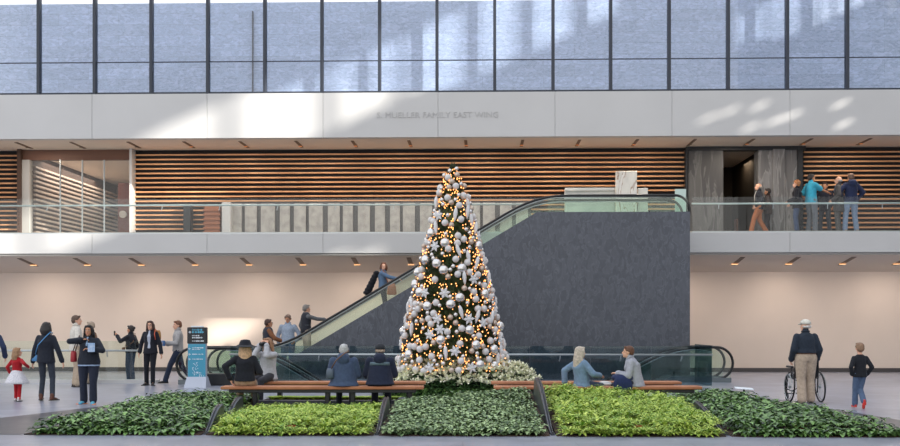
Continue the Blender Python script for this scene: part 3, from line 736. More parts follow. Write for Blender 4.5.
def icicle():
    m = MB(); u, v = V((1, 0, 0)), V((0, 1, 0)); m.loft([(V((0, 0, z)), u*r, v*r) for z, r in ((-.19, .006), (-.12, .03), (-.02, .048), (.07, .038), (.12, .012))], 10); m.tube([(0, 0, .12), (0, 0, .16)], .004, 4)
    o = m.build('drop_ornament', glit, local=True, smooth=True); return tag(o, 'long pale teardrop ornament on the Christmas tree', 'ornament', 'teardrop ornaments of the tree'), []
def flake():
    m = MB()
    for k in range(6):
        a = k*PI/3; d = V((cos(a), 0, sin(a))); s_ = V((-sin(a), 0, cos(a)))
        m.rings([[d*.01+s_*.012, d*.075+s_*.034, d*.135, d*.075-s_*.034, d*.01-s_*.012], [q+V((0, -.02, 0)) for q in (d*.01+s_*.012, d*.075+s_*.02, d*.12, d*.075-s_*.02, d*.01-s_*.012)]])
    m.ell((0, -.02, 0), (.03, .02, .03), n=10, m=6)
    o = m.build('star_ornament', glit, local=True); return tag(o, 'white six-petalled star ornament on the Christmas tree', 'ornament', 'white star ornaments of the tree'), []
def scatter(proto, n, r, off, zmax=TZ1-.03, rot=False):
    o, ch = proto; first = True
    for _ in range(n):
        p, a = free(r, off, zmax)
        if p is None: continue
        rz = (0 if not rot else rt.uniform(-.5, .5), rt.uniform(-.35, .35), a+PI/2)
        if first: o.location = p; o.rotation_euler = rz; first = False
        else: copy_tree(o, ch, p, rz)
scatter(ball_proto(silver, .112, 'large mirror silver ball on the Christmas tree'), 24, .105, .02, 3.6)
scatter(flake(), 20, .11, .07, 4.2)
scatter(icicle(), 24, .09, .06, 4.7)
scatter(ball_proto(pearl, .076, 'pearl white ball on the Christmas tree'), 74, .07, .03)
scatter(ball_proto(champ, .062, 'matt champagne ball on the Christmas tree'), 28, .07, .03)
scatter(ball_proto(silver, .048, 'small shiny silver ball on the Christmas tree'), 84, .048, .04)
ls = empty('fairy_lights', TC+V((0, 0, TZ0)), 'warm white fairy lights wound around the Christmas tree', 'fairy lights')
bulbm = mat('bulb_glow', (255, 166, 96), emit=2.6); o0 = None; m = MB(); wire = []
for i in range(100):
    p, a = tpos(.045)
    if o0 is None: o0 = MB().ell((0, 0, 0), (.013, .013, .018), n=8, m=6).build('bulb', bulbm, ls, local=True, smooth=True); o0.location = p-ls.location
    else:
        c = o0.copy(); COL.objects.link(c); c.parent = ls; c.location = p-ls.location
for i in range(950):
    p, a = tpos(rt.uniform(-.03, .05), front=(i < 800)); m.ell(p, (.011, .011, .015), n=6, m=4)
tag(m.build('bulb_cluster', bulbm, ls), kind='stuff')
m = MB(); pts = []
for i in range(700):
    t = i/699; z = TZ0+.05+t*(TZ1-TZ0-.2); a = t*26*2*PI; R = trad(z)-.02; pts.append(TC+V((cos(a)*R, sin(a)*R, z+.03*sin(a*5))))
m.tube(pts, .004, 3); m.build('wire', mat('wire_green', (36, 56, 34)), ls)
# poinsettias
def poin():
    r = bpy.data.objects.new('poinsettia', None); COL.objects.link(r); tag(r, 'cream white poinsettia at the foot of the Christmas tree', 'poinsettia', 'cream poinsettias ringing the tree')
    st = MB(); lv = MB(); br = MB(); rp = random.Random(2)
    st.tube([(0, 0, 0), (0, 0, .3)], .008, 5)
    for k in range(16):
        a = k*2.4; z = .05+.012*k; leaf(lv, (cos(a)*.02, sin(a)*.02, z), (cos(a), sin(a), .9), rp.uniform(.13, .18), .075, 1.0, 2)
    for cx, cy, cz in ((0, 0, .33), (.09, -.07, .29), (-.1, -.04, .3), (.02, .1, .3), (-.02, -.13, .26)):
        st.tube([(0, 0, .12), (cx, cy, cz)], .006, 5)
        for k in range(9):
            a = k*2.4+cx*9; e = .55-.05*k; leaf(br, (cx+cos(a)*.008, cy+sin(a)*.008, cz+.008), (cos(a), sin(a), 2.2-.27*k), rp.uniform(.085, .115), .055, .35, 2)
    ch = [st.build('stem', leafmat('stem_green', (80, 110, 60), (60, 90, 50)), r, local=True), lv.build('leaves', leafmat('poin_leaf', (104, 140, 84), (44, 78, 44)), r, local=True), br.build('bracts', leafmat('bract', (244, 238, 220), (222, 226, 190), vs=12), r, local=True)]
    return r, ch
pr, pch = poin(); PC = D(458, TY); first = True
for ring, (R, z, n) in enumerate(((1.12, .36, 24), (1.36, .24, 28), (1.5, .12, 30), (1.66, .001, 30))):
    for i in range(n):
        a = 2*PI*i/n+ring*.13; loc = PC+V((cos(a)*R, sin(a)*R*.8, z)); 
        if sin(a) > .55: continue
        sc_ = rt.uniform(1., 1.25)
        if first: pr.location = loc; first = False
        else: copy_tree(pr, pch, loc, rt.random()*6, scale=sc_)
m = MB(); m.loft([(PC+V((0, 0, z)), V((r, 0, 0)), V((0, r*.8, 0))) for z, r in ((0, 1.5), (.13, 1.5), (.15, 1.42), (.24, 1.24), (.36, 1.2), (.37, .9))], 28)
tag(m.build('tiered_planter', mat('planter_dark', (40, 44, 38), rough=.8)), 'low dark tiered planter holding the poinsettias around the tree', 'planter')
m = MB()
for _ in range(900):
    a = rt.uniform(-PI, 0); R = 1.52+rt.uniform(0, .05); z = rt.uniform(.02, .22); leaf(m, PC+V((cos(a)*R, sin(a)*R*.8, z)), (cos(a), sin(a), .2), .13, .07, 1.2, 2)
tag(m.build('leafy_groundcover', dk), 'dense green leaves hiding the planter around the tree foot', 'plants', kind='stuff')
# ------------------------------------------------------------------ people
SKIN = {'fair': (222, 172, 146), 'tan': (196, 142, 112), 'brown': (150, 104, 80)}
def skinm(k): return mat('skin_'+k, SKIN[k], rough=.55, spec=.3)
def ik(a, c, l1, l2, pole):
    d = c-a; Dn = max(.05, min(d.length, l1+l2-.004)); dn = d.normalized(); x = (l1*l1-l2*l2+Dn*Dn)/(2*Dn)
    h = math.sqrt(max(0, l1*l1-x*x)); pp = pole-dn*pole.dot(dn); pp = pp.normalized() if pp.length > 1e-4 else V((0, 1, 0))
    return a+dn*x+pp*h, a+dn*Dn
def RZ(a): return Matrix.Rotation(a, 3, 'Z')
def human(label, loc, yaw, H=1.72, w=1., skin='fair', pelvis=None, lean=0., side=0., twist=0., hands=((-.235, .05, .86), (.235, .05, .86)),
          feet=((-.1, 0, .075), (.1, 0, .075)), footyaw=(0, 0), footpitch=(0, 0), head=(0, 0), elbow=((-.5, -1, 0), (.5, -1, 0)), knee=((0, 1, 0), (0, 1, 0)),
          top=None, pants=None, skirt=None, shoes=(40, 36, 34), hair=None, hat=None, inner=None, female=False, child=False, curl=.5, extra=None, face=True, glasses=False, belt=None, scarf=None, sole=None):
    k = H/1.72
    r = empty('person', loc, label, 'person', None, math.radians(yaw))
    P = V(pelvis or (0, 0, .95))
    ln = math.radians(lean); sd = math.radians(side)
    up = V((sin(sd), sin(ln), cos(ln)*cos(sd))).normalized()
    tw = RZ(math.radians(twist)); Rv = tw@V((1, 0, 0)); Rv = (Rv-up*Rv.dot(up)).normalized(); Fv = up.cross(Rv)*1.
    Fv = V((0, 0, 1)).cross(Rv) if Fv.length < .1 else Fv
    PR = V((1, 0, 0)); PF = V((0, 1, 0))
    sw_ = (.148 if female else .168)*(1+(w-1)*.5)
    waist = P+up*.15; chest = P+up*.33; N = P+up*.50; nk = V((0, 0, 1))*.35+up*.65
    hs = 1.30 if child else 1.07
    HC_ = N+nk.normalized()*(.118 if not child else .15)+Fv*.02
    hyaw, hp = head; Mh = RZ(math.radians(twist+hyaw))@Matrix.Rotation(math.radians(hp), 3, 'X')
    sh = [N-up*(.10 if not child else .115)+Rv*s*sw_ for s in (-1, 1)]
    wr, el = [], []
    for i in (0, 1):
        e, h = ik(sh[i], V(hands[i]), .285, .255, V(elbow[i])); el.append(e); wr.append(h)
    hip = [P+PR*s*.088*w-V((0, 0, .03)) for s in (-1, 1)]; kn, an = [], []
    for i in (0, 1):
        q, a = ik(hip[i], V(feet[i]), .43, .42, V(knee[i])); kn.append(q); an.append(a)
    def sc_(mb): mb.v = [(x*k, y*k, z*k) for x, y, z in mb.v]; return mb
    b = MB(); uw = .8+.2*w
    # torso with pelvis, waist, rib cage, shoulders
    b.loft([(P-V((0, 0, .09)), PR*.11*w, PF*.08*w), (P, PR*.145*w, PF*.095*w), (waist, Rv*.125*w, Fv*.09*w), (chest, Rv*.15*uw, Fv*.11*uw), (N-up*.10, Rv*.145, Fv*.085), (N-up*.045, Rv*.10, Fv*.07), (N, Rv*.055, Fv*.056)], 14)
    if female: 
        for s in (-1, 1): b.ell(chest+Rv*s*.06+Fv*.07*uw, (.055, .045, .055))
    b.cap(N-up*.05, HC_-V((0, 0, .03)), .058, .052)
    def arm(mb, t, wristr=.0, upto=1.):
        for i in (0, 1):
            mb.cap(sh[i], el[i], .046*uw+t, .04+t); 
            w2 = el[i]+(wr[i]-el[i])*upto; mb.cap(el[i], w2, .039+t, .027+t+wristr)
    def legs(mb, t, upto=1., ank=.0):
        for i in (0, 1):
            mb.cap(hip[i], kn[i], .08*w+t, .055*uw+t); mb.cap(kn[i], kn[i]+(an[i]-kn[i])*upto, .050*uw+t, .036+t+ank)
    arm(b, 0); legs(b, 0)
    for i in (0, 1): b.cap(an[i], an[i]+RZ(math.radians(footyaw[i]))@V((0, .09, -.04)), .03, .02)
    # head: cranium, jaw, nose, brow, lips, ears
    q = lambda x, y, z: HC_+Mh@(V((x, y, z))*hs)
    b.ell(q(0, -.012, .022), (.074*hs, .092*hs, .088*hs), Mh); b.ell(q(0, .028, -.045), (.052*hs, .058*hs, .066*hs), Mh)
    b.cap(q(0, .084, .008), q(0, .106, -.026), .009*hs, .014*hs); b.ell(q(0, .074, -.085), (.024*hs, .018*hs, .02*hs), Mh)
    b.ell(q(0, .085, -.056), (.022*hs, .010*hs, .008*hs), Mh)
    for s in (-1, 1): b.ell(q(s*.076, -.008, -.012), (.012*hs, .02*hs, .032*hs), Mh); b.ell(q(s*.03, .076, .022), (.02*hs, .01*hs, .006*hs), Mh)
    fx = MB()
    for i, s in ((0, -1), (1, 1)):
        d = (wr[i]-el[i]).normalized(); med = (-PR*s if d.z < -.4 else V((0, 0, -1))); nrm = (med-d*med.dot(d)); nrm = nrm.normalized() if nrm.length > .1 else V((0, 0, -1))
        th = d.cross(nrm)*(-s) if d.z < -.4 else -PR*s
        th = (th-d*th.dot(d)-nrm*th.dot(nrm)); th = th.normalized() if th.length > .1 else d.cross(nrm)
        if th.dot(PF) < 0 and d.z < -.4: th = -th
        hk = .85 if child else 1.
        c0 = wr[i]; c1 = c0+d*.075*hk
        b.loft([(c0, th*.026, nrm*.018), (c0+d*.03, th*.036*hk, nrm*.016), (c1, th*.04*hk, nrm*.014), (c1+d*.008, th*.036*hk, nrm*.011)], 10)
        for f, (o_, L) in enumerate(((.028, .062), (.0095, .072), (-.0095, .067), (-.027, .052))):
            a0 = c1-d*.015+th*o_*hk; a1 = c1+d*.012+th*o_*hk*1.05; d1 = (d+nrm*curl*.6).normalized(); a2 = a1+d1*L*.45*hk; d2 = (d+nrm*curl*1.9).normalized(); a3 = a2+d2*L*.5*hk
            fx.tube([a0, a1, a2, a3, a3+d2*.004], [.0085, .0085, .008, .0068, .003], 6)
        t0 = c0+d*.02+th*.022; t1 = t0+(th*.8+d*.6).normalized()*.04*hk; t2 = t1+(d+nrm*.4).normalized()*.032*hk
        fx.tube([t0, t1, t2, t2+d*.004], [.011, .010, .008, .003], 6)
    remesh(sc_(b), 'body', skinm(skin), r, .0125*k, 1, sc_(fx))
    # clothing --------------------------------------------------------
    if pants:
        c, fit = pants; m = MB(); m.loft([(P-V((0, 0, .10)), PR*.13*w, PF*.10*w), (P, PR*.165*w, PF*.122*w), (P+up*.10, Rv*.142*w, Fv*.108*w)], 14); legs(m, .016+max(fit, -.004), .97, .008+max(fit, 0)*.9)
        remesh(sc_(m), 'trousers', cloth(c), r, .017*k, 2)
    if skirt:
        c, L, fl_ = skirt; m = MB(); n = 6; rs = []
        for i in range(n+1):
            t = i/n; R_ = .125*w+fl_*t**.8; rr = []
            for j in range(28):
                a = 2*PI*j/28; wv = 1+.06*t*sin(a*7); rr.append(P+V((cos(a)*R_*wv, sin(a)*R_*.9*wv, .09-L*t)))
            rs.append(rr)
        m.rings(rs); sc_(m).build('skirt', c if not isinstance(c, tuple) else cloth(c), r, local=True, smooth=True)
    if top:
        c = top['c']; t = top.get('t', .018); hem = top.get('hem', .08); fl_ = top.get('flare', .01); m = MB()
        R_ = [(N-up*.012, Rv*(.06+t*.5), Fv*(.062+t*.5)), (N-up*.05, Rv*(.10+t), Fv*(.074+t)), (N-up*.10, Rv*(.142*uw+t), Fv*(.09+t)), (chest, Rv*(.152*uw+t), Fv*((.112+(.02 if female else 0))*uw+t)), (waist, Rv*(.128*w+t+.010), Fv*(.094*w+t+.010)), (P-V((0, 0, min(0, hem))), PR*(.158*w+t), PF*(.115*w+t))]
        nh = max(1, int(hem/.12))
        for i in range(1, nh+1) if hem > 0 else ():
            f = i/nh; R_.append((P-V((0, 0, hem*f)), PR*(.158*w+t+fl_*f), PF*(.115*w+t+fl_*f)))
        m.loft(R_[::-1], 16)
        ar = top.get('sleeve', 1.)
        if ar > .6: arm(m, t*.85, .008, ar-.04)
        else:
            for i in (0, 1): m.cap(sh[i], sh[i]+(el[i]-sh[i])*.8, .054*uw+t, .05+t)
        if t > .024: m.cap(N-up*.03, N+nk.normalized()*.03, .064+t*.4, .058+t*.3)
        if top.get('hood'):
            m.ell(N-Fv*.13-up*.06, (.13, .075, .11)); m.ell(N-Fv*.08+up*.0, (.125, .09, .06))
        remesh(sc_(m), top.get('name', 'jacket'), top.get('m') or cloth(c), r, .0165*k, 2)
        if ar > .6 and t > .019 and not child:
            for i in (0, 1):
                d_ = (wr[i]-el[i]).normalized(); u_, v_ = basis(d_); c_ = wr[i]-d_*.02; rr_ = .031+t*.85+.008
                m = MB(); m.loft([(c_-d_*.025, u_*rr_, v_*rr_), (c_+d_*.004, u_*rr_*.97, v_*rr_*.97)], 12); sc_(m).build('cuff', top.get('m') or cloth(c), r, local=True, smooth=True)
            m = MB(); m.tube([N+up*(.012-.03*max(0, sin(a)))+Rv*cos(a)*(.066+t*.35)+Fv*sin(a)*(.068+t*.35) for a in [PI/2+.25+i*(2*PI-.5)/16 for i in range(17)]], .014, 8); sc_(m).build('collar', top.get('m') or cloth(c), r, local=True, smooth=True)
        if top.get('stripe'):
            m = MB(); m.loft([(chest-up*.015, Rv*(.155*uw+t+.006), Fv*(.112*uw+t+.008)), (chest+up*.05, Rv*(.155*uw+t+.006), Fv*(.108*uw+t+.008))], 18); sc_(m).build('stripe', cloth(top['stripe']), r, local=True, smooth=True)
        if top.get('under'):
            m = MB(); m.loft([(P-V((0, 0, hem+.035)), PR*(.158*w+t-.006+fl_), PF*(.115*w+t-.006+fl_)), (P-V((0, 0, hem+.006)), PR*(.158*w+t-.004+fl_), PF*(.115*w+t-.004+fl_))], 18); sc_(m).build('shirt_hem', cloth(top['under']), r, local=True, smooth=True)
        if top.get('quilt'):
            m = MB()
            for i in range(6):
                f = .05+i*.06; m.loft([(N-up*(f+.05)-up*.012, Rv*(.158*uw+t+.004), Fv*(.10*uw+t+.012)), (N-up*(f+.05), Rv*(.158*uw+t+.014), Fv*(.10*uw+t+.022)), (N-up*(f+.05)+up*.012, Rv*(.158*uw+t+.004), Fv*(.10*uw+t+.012))], 16)
            sc_(m).build('quilting', cloth(c), r, local=True, smooth=True)
    if inner:
        c, ww, hm = inner; t = (top or {}).get('t', .018); m = MB()
        fwd = (.022 if female else .0)
        R_ = [(N-up*.01+Fv*.035, Rv*.03, Fv*(.045+t)), (N-up*.09+Fv*.03, Rv*ww*.6, Fv*(.07+t)), (chest+Fv*(.035+fwd), Rv*ww, Fv*(.096*uw+t)), (waist+Fv*.03, Rv*ww, Fv*(.078*w+t)), (P+Fv*.03-V((0, 0, hm)), PR*ww, PF*(.098*w+t))]
        m.loft(R_[::-1], 14); remesh(sc_(m), 'shirt', cloth(c), r, .014*k, 1)
    if belt:
        m = MB(); m.loft([(P+up*.05, Rv*.172*w, Fv*.132*w), (P+up*.085, Rv*.168*w, Fv*.130*w)], 18); sc_(m).build('belt', mat('belt_%d' % belt[0], belt, rough=.5), r, local=True, smooth=True)
    if scarf:
        m = MB(); pts = [N+nk.normalized()*.02+Rv*cos(a)*.085+Fv*sin(a)*.085 for a in [i*2*PI/14 for i in range(15)]]; m.tube(pts, .03, 8); sc_(m).build('scarf', cloth(scarf), r, local=True, smooth=True)
    for i in (0, 1):
        m = MB(); fm = RZ(math.radians(footyaw[i]))@Matrix.Rotation(math.radians(footpitch[i]), 3, 'X'); A = an[i]; e = lambda x, y, z: A+fm@V((x, y, z))
        R_ = []
        for y, ww, h, zz in ((-.075, .026, .022, -.04), (-.06, .034, .05, -.025), (-.01, .038, .055, -.02), (.05, .040, .036, -.036), (.12, .045, .026, -.047), (.165, .036, .02, -.053), (.185, .018, .012, -.058)):
            R_.append((e(0, y, zz), fm@V((ww, 0, 0)), fm@V((0, 0, h))))
        m.loft(R_, 12); m.cap(e(0, -.01, -.01), e(0, -.012, .04), .046, .047)
        sm = mat('shoe_%d_%d_%d' % tuple(shoes), shoes, rough=.45); so_ = sc_(m).build('shoe', sm, r, local=True, smooth=True)
        m = MB(); m.prismz([tuple((fm@V((x, y, 0))+A).xy) for x, y in ((-.03, -.08), (.03, -.08), (.04, 0), (.05, .12), (.03, .19), (-.03, .19), (-.05, .12), (-.04, 0))], 0, .018)
        m.v = [tuple(e(0, 0, 0)+fm@(V((p[0]-A.x, p[1]-A.y, 0)))+fm@V((0, 0, -.075+p[2]))) for p in m.v]
        sc_(m).build('sole', mat('sole_%s' % (sole and sole[0]), sole or (60, 58, 56), rough=.6), so_, local=True)
    if hair:
        c, st = hair; m = MB()
        if st == 'bald':
            for s in (-1, 1): m.cap(q(s*.068, -.02, -.01), q(s*.03, -.088, -.02), .022*hs, .026*hs)
            m.cap(q(.04, -.088, -.01), q(-.04, -.088, -.01), .028*hs, .028*hs)
        else:
            m.ell(q(0, -.024, .034), (.083*hs, .096*hs, .086*hs), Mh)
            m.ell(q(0, -.055, -.005), (.078*hs, .066*hs, .075*hs), Mh)
            m.cap(q(-.04, .05, .088), q(.045, .052, .085), .024*hs, .022*hs)
            for s in (-1, 1): m.cap(q(s*.072, .02, .04), q(s*.074, -.02, .01), .016*hs, .018*hs)
            if st in ('bob', 'long', 'longer'):
                L = {'bob': .15, 'long': .27, 'longer': .34}[st]
                for j in range(11):
                    a = PI*(.02+j/10*.96)+PI; x0, y0 = cos(a)*.074, sin(a)*.078-.012
                    p0_ = q(x0, y0, .02); p1_ = p0_+V((0, 0, -L*.55))+Mh@V((x0*.25, y0*.2-.01, 0)); p2_ = p1_+V((0, 0, -L*.45))+Mh@V((-x0*.1, -.01 if st != 'bob' else .01, 0))
                    m.cap(p0_, p1_, .028*hs, .03*hs); m.cap(p1_, p2_, .03*hs, .017*hs)
                for s in (-1, 1): m.cap(q(s*.07, .035, .05), q(s*.082, .02, -.07), .018, .022)
            if st == 'curly':
                rr = random.Random(int(H*100))
                for j in range(46):
                    v_ = V((rr.gauss(0, 1), rr.gauss(-.35, 1), rr.gauss(.6, .8))).normalized()
                    if v_.y > .55 and v_.z < .5: continue
                    m.ell(q(v_.x*.085, v_.y*.095-.015, v_.z*.09+.03), (.026, .026, .026))
            if st == 'bun': m.ell(q(0, -.12, .04), (.045, .045, .045))
        remesh(sc_(m), 'hair', mat('hair_%d_%d_%d' % tuple(c), c, rough=.6, var=.1, vscale=30, bump=.4, bscale=60), r, .0115*k, 1)
    if hat:
        c, st = hat; m = MB(); hm = cloth(c)
        ring = lambda z, a, b_, y=-.012: (q(0, y, z), Mh@V((a*hs, 0, 0)), Mh@V((0, b_*hs, 0)))
        if st == 'brim':
            m.loft([ring(.012, .20, .21), ring(.0, .215, .225), ring(.045, .11, .12), ring(.085, .098, .108), ring(.12, .08, .088), ring(.134, .03, .035)], 24)
        elif st == 'beanie': m.loft([ring(.015, .09, .108), ring(.05, .093, .110), ring(.09, .08, .095), ring(.12, .045, .055), ring(.128, .01, .01)], 20)
        else:
            m.loft([ring(.03, .088, .106), ring(.07, .088, .105), ring(.105, .07, .085), ring(.125, .035, .045), ring(.129, .01, .01)], 20)
            m.loft([(q(0, .08, .036), Mh@V((.07, 0, 0)), Mh@V((0, .085, -.015))), (q(0, .08, .046), Mh@V((.068, 0, 0)), Mh@V((0, .083, -.015)))], 16)
        sc_(m).build('hat', hm, r, local=True, smooth=True)
    if face:
        for s in (-1, 1):
            m = MB().ell(q(s*.03, .0795, .004), (.0125*hs, .007*hs, .007*hs), Mh, 8, 6); ey = sc_(m).build('eye', mat('eye_white', (225, 220, 215), rough=.3), r, local=True, smooth=True)
            m = MB().ell(q(s*.03, .086, .004), (.0055*hs, .003*hs, .0055*hs), Mh, 8, 6); sc_(m).build('iris', mat('iris', (50, 36, 28), rough=.2), ey, local=True, smooth=True)
            hc = hair[0] if hair else (90, 80, 70); m = MB(); m.cap(q(s*.016, .087, .026), q(s*.046, .076, .027), .004*hs, .003*hs, 6); sc_(m).build('eyebrow', mat('brow_%d' % hc[0], tuple(v*.7 for v in hc)), r, local=True)
        m = MB(); m.cap(q(-.018, .0905, -.057), q(.018, .0905, -.057), .0055*hs, .0055*hs, 6); sc_(m).build('lips', mat('lips', (176, 92, 86), rough=.5), r, local=True)
    if glasses:
        m = MB()
        for s in (-1, 1):
            m.tube([q(s*.032+cos(a)*.024, .098, .004+sin(a)*.019) for a in [i*PI/6 for i in range(13)]], .0028, 5); m.tube([q(s*.056, .096, .01), q(s*.08, 0, .0)], .0025, 4)
        m.tube([q(-.009, .1, .008), q(.009, .1, .008)], .0025, 4); sc_(m).build('glasses', black_metal, r, local=True)
    J = dict(root=r, k=k, yaw=math.radians(yaw), P=P, N=N, sh=sh, el=el, wr=wr, kn=kn, an=an, HC=HC_, Rv=Rv, Fv=Fv, up=up, chest=chest, waist=waist, hip=hip)
    J['w'] = lambda p: V(loc)+RZ(math.radians(yaw))@(V(p)*k)
    return J
def lp(J, mb): mb.v = [tuple(J['w'](V(p))) for p in mb.v]; return mb     # figure space -> world
def bag(J, c, size, colr, label, strap=None, name='shoulder_bag', strapc=None, r=.02):
    m = MB(); x, y, z = size; c = V(c)
    m.loft([(c+V((0, 0, -z)), V((x*.8, 0, 0)), V((0, y*.8, 0))), (c+V((0, 0, -z*.85)), V((x, 0, 0)), V((0, y, 0))), (c+V((0, 0, z*.5)), V((x*.92, 0, 0)), V((0, y*.85, 0))), (c+V((0, 0, z)), V((x*.7, 0, 0)), V((0, y*.4, 0)))], 16, 3.)
    w_ = J['w'](c-V((0, 0, z))); root = empty(name, w_, label, 'bag')
    lp(J, m).build('pouch', mat('leather_%d_%d_%d' % colr, colr, rough=.5), root, smooth=True)
    if strap:
        s = MB(); s.tube([V(p) for p in strap], .011, 6); lp(J, s).build('strap', mat('leather_%d_%d_%d' % (strapc or colr), strapc or colr, rough=.5), root, smooth=True)
    return root
def held(J, mb, name, label, cat, m):
    return tag(lp(J, mb).build(name, m), label, cat)
def FP(px, py): return G(px, py, 0)
# -- left group
p = FP(17, 401.5)
J = human('little girl in red cardigan and white dotted skirt holding a hand', p, -8, 1.07, child=True, female=True, w=.95, hands=((-.30, .1, .92), (.36, .05, 1.12)), feet=((-.1, .12, .075), (.12, -.1, .075)),
      head=(-55, 0), top=dict(c=(164, 30, 38), hem=.0, name='cardigan', t=.022), skirt=(mat('dotted_tulle', (226, 224, 226), rough=.8, rgb2=(186, 186, 196), vscale=60), .46, .27), pants=((178, 34, 42), 0), shoes=(200, 196, 196), hair=((150, 116, 84), 'long'))
p = FP(46, 401)
J = human('woman in black jacket and leggings seen from behind with a blue shoulder bag', p, 2, 1.63, female=True, hands=((-.30, .06, .82), (.36, .0, .80)), feet=((-.12, .05, .09), (.15, -.05, .09)), footyaw=(10, -12),
      top=dict(c=(38, 42, 52), hem=.13, t=.024, flare=.02), pants=((58, 64, 74), -.006), shoes=(92, 50, 34), hair=((40, 36, 36), 'bob'), face=False)
bag(J, (-.24, .02, .93), (.07, .04, .08), (84, 144, 196), 'small blue bag on the hip of the woman in black', [(-.22, -.02, 1.0), (-.12, -.15, 1.2), (.06, -.135, 1.40), (.12, -.06, 1.475), (.12, .06, 1.46), (-.05, .15, 1.25), (-.22, .05, 1.0)])
p = FP(76, 387)
J = human('man in cream sweater and beige trousers turned to the couple beside him', p, -60, 1.80, hands=((-.30, .02, .84), (.25, .2, 1.0)), head=(-20, 0), top=dict(c=(206, 200, 190), hem=.1, name='sweater', t=.026), pants=((178, 160, 140), .012), shoes=(70, 60, 52), hair=((88, 68, 54), 'short'), w=1.08)
p = FP(91, 384)
J = human('person with grey blond hair mostly hidden behind the woman in jeans', p, 75, 1.64, female=True, hands=((-.22, .25, 1.05), (.25, .2, .95)), top=dict(c=(120, 88, 66), hem=.15), pants=((150, 136, 120), .01), hair=((158, 140, 122), 'short'))
p = FP(89, 404)
J = human('woman in black zip jacket and rolled dark jeans walking toward the camera', p, 180, 1.57, w=1.3, skin='tan', female=True, hands=((-.10, .23, 1.18), (.10, .15, 1.38)), elbow=((-1, -.1, -.5), (1, -.1, -.2)), feet=((-.11, .06, .075), (.12, -.04, .075)), footyaw=(10, -15), curl=.9,
      top=dict(c=(40, 44, 54), hem=.10, t=.028, under=(150, 170, 200)), inner=((140, 166, 196), .035, -.3), pants=((40, 45, 60), .012), shoes=(90, 168, 196), sole=(236, 150, 110), hair=((34, 28, 28), 'long'))
m = MB(); m.rbox(-.22, -.07, .285, .30, 1.12, 1.31, .004); m.v = [(x*1+(.0), y+.0*(z-1.2), z) for x, y, z in m.v]; o = held(J, m, 'brochure', 'pale blue brochure held by the woman in the black zip jacket', 'brochure', mat('pale_blue_paper', (130, 168, 212), rough=.5, rgb2=(190, 204, 224), vscale=14))
bag(J, (.31, .05, 1.02), (.06, .09, .12), (158, 40, 48), 'red shoulder bag of the woman in the black zip jacket', [(.30, -.02, 1.13), (.24, -.06, 1.35), (.2, .0, 1.46), (.25, .1, 1.3), (.31, .1, 1.13)], strapc=(60, 30, 30))
# woman taking a photo
p = FP(131, 382)
J = human('woman in short black jacket and jeans taking a photo with a phone', p, 70, 1.54, skin='tan', female=True, hands=((-.1, .42, 1.38), (.26, .1, .88)), elbow=((-.4, -.4, -1), (.4, -1, 0)), head=(0, 0), top=dict(c=(38, 40, 48), hem=.08, t=.026), pants=((58, 70, 92), .004), shoes=(50, 46, 46), hair=((42, 34, 32), 'bun'))
m = MB(); m.rbox(-.14, -.065, .50, .51, 1.38, 1.52, .004); held(J, m, 'phone', 'dark phone held up by the woman in the short black jacket', 'phone', black_metal)
bag(J, (-.20, .12, .98), (.06, .04, .06), (120, 78, 52), 'small brown bag at the waist of the woman with the phone', [(-.18, .08, 1.03), (.0, .16, 1.2), (.12, .08, 1.44), (.1, -.08, 1.44), (-.1, -.15, 1.2), (-.18, .06, 1.03)])
p = FP(150.5, 385.5)
J = human('woman with glasses in black blazer over a speckled blouse walking forward', p, 178, 1.66, female=True, hands=((-.30, .05, .84), (.28, .04, .86)), feet=((-.08, .06, .075), (.12, -.06, .075)), footyaw=(12, -12), glasses=True,
      top=dict(c=(32, 34, 42), hem=.12, t=.022, flare=.02), inner=((176, 182, 196), .075, -.02), pants=((30, 32, 38), .0), shoes=(34, 32, 34), hair=((74, 50, 42), 'long'))
bag(J, (-.13, -.16, 1.32), (.1, .05, .12), (170, 120, 60), 'brown backpack on the back of the woman with glasses', [(-.14, -.13, 1.40), (-.13, .0, 1.475), (-.14, .12, 1.35), (-.16, .1, 1.2)], name='backpack', strapc=(200, 90, 60))
p = FP(178, 383.5)
J = human('man in grey sweater and dark jeans striding past the sign', p, 112, 1.72, hands=((-.12, .30, 1.06), (.18, .26, 1.02)), feet=((-.08, .34, .075), (.07, -.36, .12)), footpitch=(0, -30), pelvis=(0, 0, .90), elbow=((-.6, -1, 0), (.6, -1, 0)), head=(12, -4),
      top=dict(c=(160, 158, 158), hem=.07, name='sweater', t=.026), pants=((46, 54, 74), .006), shoes=(34, 30, 34), hair=((112, 72, 50), 'short'))
m = MB(); m.rbox(-.16, .2, .34, .40, .98, 1.12, .01); held(J, m, 'folder', 'blue folder held by the man in the grey sweater', 'folder', mat('folder_blue', (74, 112, 160), rough=.5))
# at the left picture edge
p = FP(-9, 396)
J = human('person in dark blue coat cut off by the left edge', p, 10, 1.62, hands=((-.28, .04, .86), (.30, .04, .90)), top=dict(c=(44, 54, 80), hem=.12, t=.03), pants=((40, 44, 56), .0), hair=((60, 46, 40), 'short'))
